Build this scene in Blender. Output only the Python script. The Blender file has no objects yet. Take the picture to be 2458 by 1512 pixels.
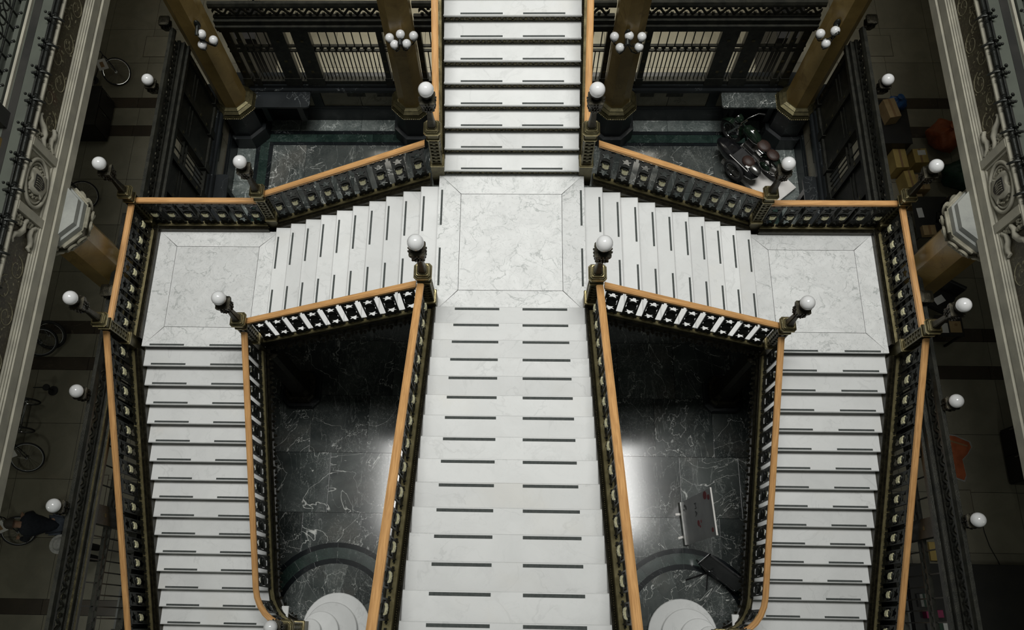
import bpy, bmesh, math, random
from mathutils import Vector, Matrix
random.seed(11)
S = bpy.context.scene
COL = S.collection
PI = math.pi

# ------------------------------------------------------------------ camera
CAMP = Vector((0.0773, -3.3114, 16.7069))
PITCH, YAW, ROLL, FPX = 0.3566, 0.0861, -0.0724, 2034.84
PPX, PPY, IW, IH = 1175.98, 745.94, 2458.0, 1512.0
def cam_axes():
    cp, sp = math.cos(PITCH), math.sin(PITCH)
    Rz = Matrix.Rotation(YAW, 3, 'Z')
    r, f, u = Rz @ Vector((1, 0, 0)), Rz @ Vector((0, sp, -cp)), Rz @ Vector((0, cp, sp))
    c, s = math.cos(ROLL), math.sin(ROLL)
    return c * r + s * u, -s * r + c * u, f
cr, cu, cf = cam_axes()
cam_data = bpy.data.cameras.new('camera')
cam = bpy.data.objects.new('camera', cam_data); COL.objects.link(cam)
cam.matrix_world = Matrix(((cr.x, cu.x, -cf.x, CAMP.x), (cr.y, cu.y, -cf.y, CAMP.y), (cr.z, cu.z, -cf.z, CAMP.z), (0, 0, 0, 1)))
cam_data.sensor_fit = 'HORIZONTAL'; cam_data.sensor_width = 36.0
cam_data.lens = FPX * 36.0 / IW
cam_data.shift_x = (IW / 2 - PPX) / IW
cam_data.shift_y = (PPY - IH / 2) / IW
cam_data.clip_end = 200
S.camera = cam

# ------------------------------------------------------------------ light
S.view_settings.view_transform = 'Standard'
S.view_settings.look = 'None'
S.view_settings.gamma = 1
S.view_settings.use_curve_mapping = False
S.view_settings.exposure = 0.0
world = bpy.data.worlds.new('atrium_ambient'); S.world = world
world.use_nodes = True
world.node_tree.nodes['Background'].inputs['Color'].default_value = (0.94, 1.0, 0.92, 1)
world.node_tree.nodes['Background'].inputs['Strength'].default_value = 0.11
def area(name, loc, sx, sy, power, col, rot=(0, 0, 0), spread=180):
    d = bpy.data.lights.new(name, 'AREA'); d.shape = 'RECTANGLE'; d.size = sx; d.size_y = sy
    d.energy = power; d.color = col; d.spread = math.radians(spread)
    o = bpy.data.objects.new(name, d); COL.objects.link(o); o.location = loc; o.rotation_euler = rot
    return o
# the glazed skylight over the stairwell, and the lamps of the hall behind the back screens
area('skylight', (0, 5.4, 36.0), 15.4, 7.0, 1390, (1.0, 0.995, 0.965), spread=66)
area('hall_lamp', (0, 10.6, 5.7), 8.5, 2.5, 250, (1.0, 0.95, 0.83), spread=105)

for cs in (-1, 1):
    for cy, pw in (((7.5, 6.5), (1.8, 7.0), (-3.2, 16.0)) if cs < 0 else ((7.5, 4.5), (1.8, 3.5), (-3.2, 7.0))): area('corridor_fill', (cs * 8.9, cy, 5.45), .7, .7, pw, (0.97, 1.0, 0.88))  # fill lights added to brighten the corridor floors, no fixtures behind them
# ------------------------------------------------------------------ materials
MATS = {}
class NT:
    def __init__(self, name):
        self.m = bpy.data.materials.new(name); self.m.use_nodes = True
        self.t = self.m.node_tree; self.b = self.t.nodes['Principled BSDF']
        MATS[name] = self.m
    def n(self, typ, **kw):
        nd = self.t.nodes.new(typ)
        for k, v in kw.items():
            if hasattr(nd, k): setattr(nd, k, v)
        return nd
    def link(self, a, b): self.t.links.new(a, b)
    def val(self, sock, v):
        if isinstance(v, bpy.types.NodeSocket): self.link(v, sock)
        else: sock.default_value = v
    def pos(self, scale=(1, 1, 1), rnd=0.0, uv=False):
        if uv: src = self.n('ShaderNodeUVMap').outputs[0]
        else: src = self.n('ShaderNodeNewGeometry').outputs['Position']
        mp = self.n('ShaderNodeMapping'); self.link(src, mp.inputs['Vector']); mp.inputs['Scale'].default_value = scale
        if rnd:
            oi = self.n('ShaderNodeObjectInfo'); mu = self.n('ShaderNodeMath', operation='MULTIPLY'); mu.inputs[1].default_value = rnd
            self.link(oi.outputs['Random'], mu.inputs[0])
            cb = self.n('ShaderNodeCombineXYZ')
            self.link(mu.outputs[0], cb.inputs[0]); self.link(mu.outputs[0], cb.inputs[1]); self.link(mu.outputs[0], cb.inputs[2])
            self.link(cb.outputs[0], mp.inputs['Location'])
        return mp.outputs[0]
    def noise(self, vec, scale, detail=4, rough=.55, dist=0.0):
        nd = self.n('ShaderNodeTexNoise'); self.link(vec, nd.inputs['Vector'])
        nd.inputs['Scale'].default_value = scale; nd.inputs['Detail'].default_value = detail
        nd.inputs['Roughness'].default_value = rough; nd.inputs['Distortion'].default_value = dist
        return nd.outputs['Fac']
    def math(self, op, a, b=None, clamp=False):
        nd = self.n('ShaderNodeMath', operation=op); nd.use_clamp = clamp
        self.val(nd.inputs[0], a)
        if b is not None: self.val(nd.inputs[1], b)
        return nd.outputs[0]
    def ramp(self, fac, a, b):
        nd = self.n('ShaderNodeMapRange'); nd.interpolation_type = 'SMOOTHSTEP'
        self.val(nd.inputs['Value'], fac); nd.inputs['From Min'].default_value = a; nd.inputs['From Max'].default_value = b
        return nd.outputs['Result']
    def mix(self, fac, a, b):
        nd = self.n('ShaderNodeMix'); nd.data_type = 'RGBA'
        self.val(nd.inputs[0], fac)
        for s, v in ((nd.inputs[6], a), (nd.inputs[7], b)):
            if isinstance(v, bpy.types.NodeSocket): self.link(v, s)
            else: s.default_value = (*v, 1)
        return nd.outputs[2]
    def vein(self, vec, scale, width, detail=5, dist=.6):
        d = self.math('ABSOLUTE', self.math('SUBTRACT', self.noise(vec, scale, detail, .55, dist), .5))
        return self.ramp(d, width, 0.0)
    def bump(self, h, strength, dist=.01):
        nd = self.n('ShaderNodeBump'); nd.inputs['Strength'].default_value = strength; nd.inputs['Distance'].default_value = dist
        self.link(h, nd.inputs['Height']); self.link(nd.outputs[0], self.b.inputs['Normal'])
    def out(self, col, rough=.5, metal=0.0, spec=.5, coat=0.0):
        self.val(self.b.inputs['Base Color'], col if isinstance(col, bpy.types.NodeSocket) else (*col, 1))
        self.val(self.b.inputs['Roughness'], rough); self.val(self.b.inputs['Metallic'], metal)
        self.b.inputs['Specular IOR Level'].default_value = spec
        if coat: self.b.inputs['Coat Weight'].default_value = coat; self.b.inputs['Coat Roughness'].default_value = .08
        return self.m

def mottled(name, a, b, scale=6, rough=.5, metal=0.0, spec=.5, bump=0.0, bscale=60, coat=0.0):
    t = NT(name); p = t.pos()
    c = t.mix(t.ramp(t.noise(p, scale), .35, .65), a, b)
    if bump: t.bump(t.noise(p, bscale, 3), bump)
    return t.out(c, rough, metal, spec, coat)

def marble(name, base, tint, vein, vs, vw, vamt, rough, rnd=7.0, mot=2.2, fine=0.35, dirt=None, spec=.5):
    t = NT(name); p = t.pos((1, 1, 1), rnd)
    c = t.mix(t.ramp(t.noise(p, mot, 5, .6, .8), .3, .7), base, tint)
    patch = t.ramp(t.noise(p, mot * .8, 3), .35, .68)
    v1 = t.math('MULTIPLY', t.math('MULTIPLY', t.vein(p, vs, vw), patch), vamt)
    c = t.mix(v1, c, vein)
    v2 = t.math('MULTIPLY', t.vein(p, vs * 2.7, vw * .8, 6, 1.2), fine)
    c = t.mix(v2, c, vein)
    if dirt: c = t.mix(t.math('MULTIPLY', t.ramp(t.noise(p, .9, 4), .55, .8), .35), c, dirt)
    oi = t.n('ShaderNodeObjectInfo')
    hs = t.n('ShaderNodeHueSaturation'); t.link(c, hs.inputs['Color'])
    t.link(t.math('ADD', t.math('MULTIPLY', oi.outputs['Random'], .16), .90), hs.inputs['Value'])
    return t.out(hs.outputs[0], rough, 0, spec)

def dark_marble(name, base, tint):
    t = NT(name); p = t.pos((1, 1, 1), 15)
    c = t.mix(t.ramp(t.noise(p, 1.0, 5, .6, .6), .3, .72), base, tint)
    c = t.mix(t.math('MULTIPLY', t.ramp(t.noise(p, .8, 4), .5, .8), .6), c, (.105, .098, .085))
    patch = t.ramp(t.noise(p, .9, 3), .38, .62)
    cr = t.n('ShaderNodeTexVoronoi'); cr.feature = 'DISTANCE_TO_EDGE'; cr.inputs['Scale'].default_value = 5.5
    wp = t.n('ShaderNodeVectorMath', operation='ADD'); ns = t.n('ShaderNodeTexNoise'); ns.inputs['Scale'].default_value = 4; ns.inputs['Detail'].default_value = 4
    t.link(p, ns.inputs['Vector']); t.link(p, wp.inputs[0]); t.link(ns.outputs['Color'], wp.inputs[1]); t.link(wp.outputs[0], cr.inputs['Vector'])
    crack = t.math('MULTIPLY', t.ramp(cr.outputs['Distance'], .030, .0), t.math('MULTIPLY', patch, .42))
    c = t.mix(crack, c, (.42, .43, .41))
    p3 = t.pos((1.0, .30, 1), 15)
    c = t.mix(t.math('MULTIPLY', t.vein(p3, 3.4, .012, 6, .8), .32), c, (.38, .40, .38))
    c = t.mix(t.math('MULTIPLY', t.vein(p, .9, .0045, 5, .9), .75), c, (.60, .61, .58))
    oi = t.n('ShaderNodeObjectInfo'); hs = t.n('ShaderNodeHueSaturation'); t.link(c, hs.inputs['Color'])
    t.link(t.math('ADD', t.math('MULTIPLY', oi.outputs['Random'], .55), .72), hs.inputs['Value'])
    return t.out(hs.outputs[0], .12, 0, .55)
marble('step_marble', (.735, .745, .735), (.68, .69, .68), (.47, .48, .47), 1.7, .020, .38, .55, 9, 1.6, .10, (.70, .665, .58))
marble('landing_marble', (.745, .755, .745), (.66, .67, .66), (.33, .35, .34), 2.6, .020, .75, .42, 9, 4.0, .50)
dark_marble('dark_marble', (.026, .032, .031), (.080, .090, .086))
marble('pale_dark_marble', (.075, .092, .088), (.16, .18, .17), (.45, .48, .46), 2.6, .022, .9, .16, 15, 2.2, .35, None, .55)
marble('black_marble', (.006, .008, .009), (.013, .016, .018), (.30, .32, .32), 1.2, .004, .6, .34, 9, 1, .05)
marble('black_floor', (.006, .008, .009), (.013, .016, .018), (.30, .32, .32), 1.2, .004, .6, .12, 9, 1, .05)
marble('green_marble', (.010, .020, .017), (.024, .043, .036), (.14, .18, .16), 3, .012, .6, .16, 9, 3, .30)
marble('cream_marble', (.20, .18, .13), (.29, .26, .19), (.08, .065, .04), 1.6, .012, .8, .3, 9, 1.5, .2)
marble('corridor_marble', (.25, .235, .18), (.20, .19, .145), (.17, .15, .11), 2.5, .014, .4, .38, 9, 1.8, .15, (.24, .18, .12))
marble('corridor_band', (.045, .036, .027), (.065, .05, .036), (.2, .17, .13), 1.6, .006, .6, .35, 9, 1.5, .05)
marble('yellow_marble', (.34, .235, .080), (.235, .155, .048), (.15, .09, .03), 1.4, .02, .55, .3, 0, 1.6, .25)
marble('stone_block', (.36, .37, .34), (.26, .27, .25), (.25, .26, .25), 1.2, .03, .6, .5, 0, 1.8, .2)

mottled('dark_bronze', (.020, .018, .012), (.045, .040, .026), 14, .38, .75, .5, .5, 90)
mottled('iron', (.018, .020, .018), (.030, .032, .028), 9, .42, .55, .5, .35, 70)
mottled('screen_iron', (.016, .017, .013), (.032, .032, .024), 7, .45, .45, .5, .4, 60)
mottled('olive_bronze', (.105, .092, .045), (.065, .057, .028), 10, .36, .75, .5, .25, 80)
mottled('foot_brass', (.34, .295, .155), (.24, .205, .10), 8, .42, .6, .5, .2, 60)
mottled('gold_paint', (.27, .25, .16), (.17, .15, .09), 18, .6)
mottled('bright_brass', (.50, .43, .24), (.36, .30, .15), 12, .28, .9, .5, .15, 80)
mottled('shield_gold', (.86, .82, .56), (.70, .66, .40), 20, .45, .1, .5, .4, 60)
mottled('grip_strip', (.050, .058, .055), (.070, .078, .074), 40, .85)
mottled('riser_iron', (.018, .016, .011), (.11, .10, .065), 34, .45, .5, .5, .8, 42)
mottled('fascia_stone', (.42, .40, .32), (.34, .325, .265), 3, .7, 0, .3, .15, 40)
mottled('fascia_relief', (.33, .31, .24), (.20, .19, .14), 6, .7, 0, .3, .5, 26)
mottled('gallery_light', (.095, .105, .086), (.082, .090, .075), 2, .8, 0, .2)
mottled('gallery_dark', (.022, .022, .02), (.035, .034, .03), 2, .4)
mottled('plaster', (.50, .48, .42), (.44, .42, .36), 1, .8)
mottled('globe_glass', (.80, .80, .80), (.77, .78, .78), 3, .12, 0, .5, 0, 1, .6)
mottled('cardboard', (.42, .30, .15), (.36, .25, .12), 5, .8)
mottled('yellow_card', (.50, .37, .12), (.44, .32, .10), 5, .75)
mottled('brown_card', (.30, .18, .085), (.26, .155, .07), 5, .8)
mottled('white_paper', (.72, .72, .70), (.66, .66, .64), 8, .6)
mottled('blue_bag', (.018, .085, .25), (.012, .055, .17), 9, .4, 0, .5, .8, 14)
mottled('orange_bag', (.42, .105, .035), (.30, .07, .02), 6, .5, 0, .5, .8, 12)
mottled('green_bag', (.012, .055, .03), (.008, .035, .02), 6, .5, 0, .5, .8, 12)
mottled('black_wood', (.008, .008, .008), (.014, .013, .012), 4, .45)
mottled('black_paint', (.006, .006, .007), (.012, .012, .013), 5, .15, 0, .6, 0, 1, .5)
mottled('green_paint', (.006, .014, .008), (.010, .020, .012), 5, .15, 0, .6, 0, 1, .5)
mottled('leather', (.030, .016, .012), (.045, .024, .018), 18, .5, 0, .5, .4, 80)
mottled('rubber', (.012, .012, .012), (.02, .02, .02), 12, .7)
mottled('chrome', (.70, .70, .70), (.55, .55, .55), 6, .12, 1.0)
mottled('steel', (.30, .30, .29), (.22, .22, .21), 6, .3, .9)
mottled('white_paint', (.74, .72, .69), (.66, .64, .61), 3, .5)
mottled('skin', (.42, .25, .17), (.38, .22, .15), 12, .55)
mottled('hair', (.035, .028, .022), (.055, .045, .035), 40, .7)
mottled('navy_cloth', (.008, .011, .018), (.013, .017, .026), 25, .8)
mottled('denim', (.075, .09, .115), (.055, .068, .09), 25, .85)
mottled('grey_cloth', (.34, .34, .32), (.26, .26, .25), 25, .85)
mottled('dark_cloth', (.014, .014, .013), (.02, .02, .018), 25, .85)
mottled('magenta_card', (.33, .03, .11), (.26, .02, .09), 6, .5)
mottled('teal_card', (.03, .12, .15), (.02, .09, .12), 6, .5)
mottled('dark_drain', (.01, .012, .012), (.02, .022, .022), 20, .5)
mottled('red_print', (.22, .03, .035), (.16, .03, .035), 8, .6)
mottled('ink', (.03, .03, .034), (.04, .04, .044), 8, .6)
mottled('smoke_panel', (.045, .047, .048), (.035, .036, .037), 3, .3)
mottled('banner_back', (.24, .245, .245), (.20, .205, .205), 3, .45)

def wood():
    t = NT('handrail_wood'); p = t.pos((3.0, 46, 1), 0, True)
    g = t.noise(p, 1.0, 5, .6, .5)
    p2 = t.pos((.5, 9, 1), 0, True)
    c = t.mix(t.ramp(g, .3, .7), (.78, .44, .175), (.54, .28, .105))
    c = t.mix(t.math('MULTIPLY', t.ramp(t.noise(p2, 1.0, 3), .45, .75), .5), c, (.38, .20, .075))
    t.bump(g, .15, .003)
    return t.out(c, .42, 0, .4)
wood()
def frieze():
    t = NT('painted_frieze'); p = t.pos((1, 1, 1))
    base = t.mix(t.ramp(t.noise(p, 5), .4, .6), (.062, .052, .028), (.045, .036, .020))
    leaf = t.math('MULTIPLY', t.ramp(t.noise(p, 26, 3), .54, .62), .30)
    red = t.math('MULTIPLY', t.ramp(t.noise(p, 3.2, 2), .62, .75), .5)
    c = t.mix(red, base, (.085, .035, .022))
    return t.out(t.mix(leaf, c, (.22, .20, .12)), .6)
frieze()
def M(n): return MATS[n]

# ------------------------------------------------------------------ mesh helpers
WL = {}
class MB:
    def __init__(self, mat=None): self.v = []; self.f = []; self.uv = {}; self.M = mat
    def add(self, pts):
        b = len(self.v)
        if self.M is None: self.v += [Vector(p) for p in pts]
        else: self.v += [self.M @ Vector(p) for p in pts]
        return b
    def loft(self, loops, close=True, cap=True, uvs=None):
        n = len(loops[0]); b = self.add([p for l in loops for p in l])
        for i in range(len(loops) - 1):
            for j in range(n if close else n - 1):
                k = (j + 1) % n
                self.f.append((b + i * n + j, b + i * n + k, b + (i + 1) * n + k, b + (i + 1) * n + j))
                if uvs:
                    us, vs = uvs
                    self.uv[len(self.f) - 1] = [(us[i], vs[j]), (us[i], vs[j + 1]), (us[i + 1], vs[j + 1]), (us[i + 1], vs[j])]
        if cap and n > 2:
            self.f.append(tuple(b + j for j in range(n))[::-1])
            e = b + (len(loops) - 1) * n
            self.f.append(tuple(e + j for j in range(n)))
        return self
    def box(self, x0, x1, y0, y1, z0, z1):
        return self.loft([[(x0, y0, z0), (x1, y0, z0), (x1, y1, z0), (x0, y1, z0)], [(x0, y0, z1), (x1, y0, z1), (x1, y1, z1), (x0, y1, z1)]])
    def cbox(self, x0, x1, y0, y1, z0, z1, c=.01):
        q = lambda d, z: [(x0 + d, y0 + d, z), (x1 - d, y0 + d, z), (x1 - d, y1 - d, z), (x0 + d, y1 - d, z)]
        return self.loft([q(0, z0), q(0, z1 - c), q(c, z1)])
    def prism(self, poly, z0, z1):
        return self.loft([[(x, y, z0) for x, y in poly], [(x, y, z1) for x, y in poly]])
    def lathe(self, prof, n=16, c=(0, 0, 0), ph=0.0, sx=1, sy=1):
        return self.loft([[(c[0] + r * math.cos(2 * PI * k / n + ph) * sx, c[1] + r * math.sin(2 * PI * k / n + ph) * sy, c[2] + z) for k in range(n)] for r, z in prof])
    def sq(self, prof, c=(0, 0, 0), ch=0.0):
        def lp(h, z):
            if ch <= 0: return [(c[0] + a * h, c[1] + b * h, c[2] + z) for a, b in ((-1, -1), (1, -1), (1, 1), (-1, 1))]
            k = 1 - ch
            return [(c[0] + a * h, c[1] + b * h, c[2] + z) for a, b in ((-k, -1), (k, -1), (1, -k), (1, k), (k, 1), (-k, 1), (-1, k), (-1, -k))]
        return self.loft([lp(h, z) for h, z in prof])
    def sphere(self, c, r, n=20, m=12, sc=(1, 1, 1)):
        return self.loft([[(c[0] + sc[0] * r * math.sin(PI * i / m) * math.cos(2 * PI * k / n), c[1] + sc[1] * r * math.sin(PI * i / m) * math.sin(2 * PI * k / n), c[2] - sc[2] * r * math.cos(PI * i / m)) for k in range(n)] for i in [0.02] + list(range(1, m)) + [m - .02]])
    def tube(self, path, r, n=8, closed=False):
        P = [Vector(p) for p in path]; loops = []
        rs = r if isinstance(r, (list, tuple)) else [r] * len(P)
        ref = None
        for i, p in enumerate(P):
            if closed: t = P[(i + 1) % len(P)] - P[i - 1]
            else: t = P[min(i + 1, len(P) - 1)] - P[max(i - 1, 0)]
            t.normalize()
            if ref is None: ref = Vector((0, 0, 1)) if abs(t.z) < .9 else Vector((1, 0, 0))
            a = (ref - t * ref.dot(t)).normalized(); b = t.cross(a); ref = a
            loops.append([p + (a * math.cos(2 * PI * k / n) + b * math.sin(2 * PI * k / n)) * rs[i] for k in range(n)])
        if closed: loops.append(loops[0])
        return self.loft(loops, True, not closed)
    def build(self, name, mat, parent=None, smooth=0, local=False, link=True):
        off = Vector((0, 0, 0)) if (parent is None or local) else WL.get(parent, Vector((0, 0, 0)))
        me = bpy.data.meshes.new(name)
        me.from_pydata([v - off for v in self.v], [], self.f)
        if self.uv:
            ul = me.uv_layers.new(name='UVMap')
            for p in me.polygons:
                if p.index in self.uv:
                    for li, c in zip(p.loop_indices, self.uv[p.index]): ul.data[li].uv = c
        bm = bmesh.new(); bm.from_mesh(me); bmesh.ops.recalc_face_normals(bm, faces=bm.faces); bm.to_mesh(me); bm.free()
        if smooth:
            me.polygons.foreach_set('use_smooth', [True] * len(me.polygons))
            me.set_sharp_from_angle(angle=math.radians(smooth))
        me.materials.append(M(mat))
        o = bpy.data.objects.new(name, me)
        if link: COL.objects.link(o)
        if parent is not None: o.parent = parent; WL[o] = WL.get(parent, Vector((0, 0, 0)))
        return o
def tag(o, label, cat, group=None, kind=None):
    if label: o['label'] = label
    if cat: o['category'] = cat
    if group: o['group'] = group
    if kind: o['kind'] = kind
    return o
def thing(name, label, cat, loc=(0, 0, 0), group=None, rz=0, kind=None):
    o = bpy.data.objects.new(name, None); COL.objects.link(o); o.location = loc; o.rotation_euler = (0, 0, rz)
    o.empty_display_size = .1; WL[o] = Vector(loc)
    return tag(o, label, cat, group, kind)
def inst(src, parent, loc=(0, 0, 0), rot=None, name=None):
    c = src.copy(); COL.objects.link(c); c.parent = parent; c.location = loc
    if rot is not None: c.rotation_euler = rot
    if name: c.name = name
    WL[c] = WL.get(parent, Vector((0, 0, 0))) + Vector(loc)
    return c
def base_mesh(mb, name, mat, smooth=0):
    """build unlinked object to instance from"""
    return mb.build(name, mat, None, smooth, True, link=False)
def SD(s): return 'left' if s < 0 else 'right'

# ------------------------------------------------------------------ key levels (metres)
RI = .1685                     # riser
ZC = 30 * RI                   # central landing
ZL = ZC - 11 * RI              # side landings
G2, XC = .30, 1.122            # side flights: going, x of the landing nose
G1, R1, Y1 = .294, .1693, 1.016
G3, Y3 = .307, 1.01            # front upper flight
G4, Y4 = .279, 3.259           # back upper flight
R1 = RI
# ================================================================== FLOOR
floor_o = MB().box(-13, 13, -9, 16, -.30, -.012).build('floor', 'black_floor'); tag(floor_o, None, None, None, 'structure')
WL[floor_o] = Vector((0, 0, 0))
GAP = .004
def slab(name, mat, x0, x1, y0, y1, z=0.0, t=.012):
    return MB().box(x0 + GAP, x1 - GAP, y0 + GAP, y1 - GAP, z - t, z).build(name, mat, floor_o)
# stairwell field of dark veined slabs, framed by black and green bands
xs = [-6.29, -5.86]; XI, YI = 5.48, 6.886
def frange(a, b, n): return [a + (b - a) * i / n for i in range(n + 1)]
for s in (-1, 1):
    e = sorted((s * 6.29, s * 5.86))
    for y0, y1 in zip(frange(-6, 7.26, 10)[:-1], frange(-6, 7.26, 10)[1:]): slab('border_slab', 'pale_dark_marble', e[0], e[1], y0, y1)
    for a, b, m in ((5.86, 5.775, 'black_floor'), (5.775, 5.565, 'green_marble'), (5.565, XI, 'black_floor')):
        e = sorted((s * a, s * b)); lim = 7.26 - (5.86 - b)
        for y0, y1 in zip(frange(-6, lim, 8)[:-1], frange(-6, lim, 8)[1:]): slab('band_slab', m, e[0], e[1], y0, y1)
for x0, x1 in zip(frange(-6.29, 6.29, 9)[:-1], frange(-6.29, 6.29, 9)[1:]): slab('border_slab', 'pale_dark_marble', x0, x1, 7.26, 7.60)
for a, b, m in ((7.26, 7.175, 'black_floor'), (7.175, 6.965, 'green_marble'), (6.965, YI, 'black_floor')):
    L = 5.86 - (7.26 - a)
    for x0, x1 in zip(frange(-L, L, 9)[:-1], frange(-L, L, 9)[1:]): slab('band_slab', m, x0, x1, b, a)
ys = frange(-6, YI, 11)
for j in range(11):
    off = .0 if j % 2 else .45
    gx = [-XI] + [x for x in frange(-6.3 + off, 6.3 + off, 11) if -XI + .25 < x < XI - .25] + [XI]
    for x0, x1 in zip(gx[:-1], gx[1:]): slab('floor_slab', 'dark_marble', x0, x1, ys[j], ys[j + 1])
# curved bands round the foot of each stair
for s in (-1, 1):
    cx, cy = s * 3.28, -3.31
    for r0, r1, m, n in ((1.437, 1.345, 'black_floor', 10), (1.345, 1.145, 'green_marble', 12), (1.145, 1.05, 'black_floor', 10), (1.05, .3, 'dark_marble', 9)):
        for k in range(n):
            a0, a1 = PI * (-.12 + 1.24 * k / n), PI * (-.12 + 1.24 * (k + 1) / n) - .004
            pts = [(cx + r0 * math.cos(a0 + (a1 - a0) * i / 3), cy + r0 * math.sin(a0 + (a1 - a0) * i / 3)) for i in range(4)]
            pts += [(cx + r1 * math.cos(a1 + (a0 - a1) * i / 3), cy + r1 * math.sin(a1 + (a0 - a1) * i / 3)) for i in range(4)]
            MB().prism(pts, .0005, .004).build('curved_band_slab', m, floor_o)
# floor drains
for s in (-1, 1):
    d = MB().lathe([(.075, 0), (.075, .006), (.055, .007)], 16, (s * 6.09, 7.04, 0)).build('floor_drain', 'dark_drain')
    tag(d, 'small round dark floor drain in the marble by the %s back column' % SD(s), 'drain')
# corridor paving
BANDS = [(8.15, 7.875), (7.395, 7.115), (2.58, 2.30), (1.78, 1.505), (-3.0, -3.28), (-3.80, -4.08)]
def corridor(x0, x1, xe):
    cuts = sorted([-7.0, 14.0] + [v for b in BANDS for v in b])
    bandset = {round(min(b), 3): 1 for b in BANDS}
    for y0, y1 in zip(cuts[:-1], cuts[1:]):
        isb = round(y0, 3) in bandset
        n = 1 if isb else max(1, round((y1 - y0) / 1.05))
        for k in range(n):
            a, b = y0 + (y1 - y0) * k / n, y0 + (y1 - y0) * (k + 1) / n
            o = .0 if k % 2 else .0
            c = x0
            while c < x1 - .01:
                d = min(c + (1.6 if isb else 1.09), x1); slab('paving_band' if isb else 'paving_slab', 'corridor_band' if isb else 'corridor_marble', c, d, a, b); c = d
for s in (-1, 1):
    if s < 0: corridor(-12, -6.45, 0)
    else: corridor(6.45, 12, 0)
c = -6.4
while c < 6.3:
    y = 7.95
    while y < 14:
        slab('paving_slab', 'corridor_marble', c, c + 1.067, y, y + 1.05); y += 1.05
    c += 1.067
for s, (ax, ay) in ((-1, (-8.6, 9.6)), (1, (8.55, 9.6)), (-1, (-8.1, 3.7)), (1, (8.55, -1.0)), (-1, (-8.25, -.95))):
    m = MB().box(ax - .3, ax + .3, ay - .3, ay + .3, .0005, .003).build('access_cover', 'corridor_band')
    m2 = MB().box(ax - .288, ax + .288, ay - .288, ay + .288, .001, .006).build('cover_plate', 'corridor_marble', m)
    tag(m, {(-8.6, 9.6): 'square access cover in the left corridor floor near the upper bicycle', (8.55, 9.6): 'square access cover in the right corridor floor at the far end', (-8.1, 3.7): 'square access cover in the left corridor floor beside the yellow column',
            (8.55, -1.0): 'square access cover in the right corridor floor near the orange sheet', (-8.25, -.95): 'square access cover in the left corridor floor near the person with the bicycle'}[(ax, ay)], 'cover')

# ================================================================== STAIRS
def strip_pair(tread, pts):
    for (x0, x1, y0, y1, z) in pts:
        MB().box(x0, x1, y0, y1, z, z + .0025).build('grip_strip', 'grip_strip', tread)
def lower_flight(s):
    t = thing('stair_flight', 'lower %s stair flight of white marble treads rising from the ground floor' % SD(s), 'stairs', (s * 5.28, -4.3, 0))
    xi, xo = 4.262, 6.247
    for i in range(1, 19):
        z, yn = ZL - R1 * i, Y1 - G1 * i
        e = sorted((s * xi, s * xo)); curl = i >= 14
        if i >= 15: e = sorted((s * (3.75 if i > 15 else 3.95), s * xo))
        mb = MB().cbox(e[0], e[1], yn - .004, yn + G1 + .05, z - .042, z, .012)
        tr = mb.build('tread', 'step_marble', t)
        strip_pair(tr, [(min(s * a, s * b), max(s * a, s * b), yn + .015, yn + .047, z) for a, b in ((4.50, 5.09), (5.515, 6.11))])
        MB().box(e[0], e[1], yn + .028, yn + .05, z - R1, z - .042).build('riser', 'riser_iron', t)
    MB().box(min(s * xi, s * xo), max(s * xi, s * xo), Y1 + .028, Y1 + .05, ZL - R1, ZL - .042).build('riser', 'riser_iron', t)
    # bullnose ends curling round the foot newel
    for z, cx, cy, r in ((RI, 3.165, -3.42, .63), (2 * RI, 3.23, -3.44, .48), (3 * RI, 3.39, -3.46, .335), (4 * RI, 3.545, -3.46, .205)):
        MB().lathe([(r - .02, z - .165), (r - .02, z - .042), (r, z - .04), (r, z - .012), (r - .012, z)], 40, (s * cx, cy, 0)).build('bullnose_step', 'step_marble', t, 40)
    # sloping soffit
    xa, xb = s * xi, s * xo
    y0, y1, z0, z1 = Y1 + .03, Y1 - G1 * 17.0, ZL - .34, ZL - R1 * 17.0 - .32
    MB().loft([[(xa, y0, z0 - .08), (xb, y0, z0 - .08), (xb, y0, z0), (xa, y0, z0)], [(xa, y1, .0), (xb, y1, .0), (xb, y1, max(z1, .02)), (xa, y1, max(z1, .02))]]).build('soffit', 'iron', t)
    return t
def side_flight(s):
    t = thing('stair_flight', 'short %s stair flight of white marble between the central and %s landings' % (SD(s), SD(s)), 'stairs', (s * 2.6, 2.1, ZL))
    y0, y1 = 1.13, 3.165
    for k in range(1, 11):
        z, xn = ZC - RI * k, XC + G2 * k
        a, b = sorted((s * (xn + .004), s * (xn - G2 - .05)))
        tr = MB().cbox(a, b, y0, y1, z - .042, z, .012).build('tread', 'step_marble', t)
        e = sorted((s * (xn - .035), s * (xn - .065)))
        strip_pair(tr, [(e[0], e[1], 2.38, 2.985, z), (e[0], e[1], 1.40, 1.99, z)])
        e = sorted((s * (xn - .028), s * (xn - .05)))
        MB().box(e[0], e[1], y0, y1, z - RI, z - .042).build('riser', 'riser_iron', t)
    e = sorted((s * (XC - .028), s * (XC - .05)))
    MB().box(e[0], e[1], y0, y1, ZC - RI, ZC - .042).build('riser', 'riser_iron', t)
    xa, xb = s * XC, s * (XC + G2 * 10.3)
    MB().loft([[(xa, y0, ZC - .30), (xa, y1, ZC - .30), (xa, y1, ZC - .2), (xa, y0, ZC - .2)], [(xb, y0, ZL - .16), (xb, y1, ZL - .16), (xb, y1, ZL - .08), (xb, y0, ZL - .08)]]).build('soffit', 'iron', t)
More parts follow.
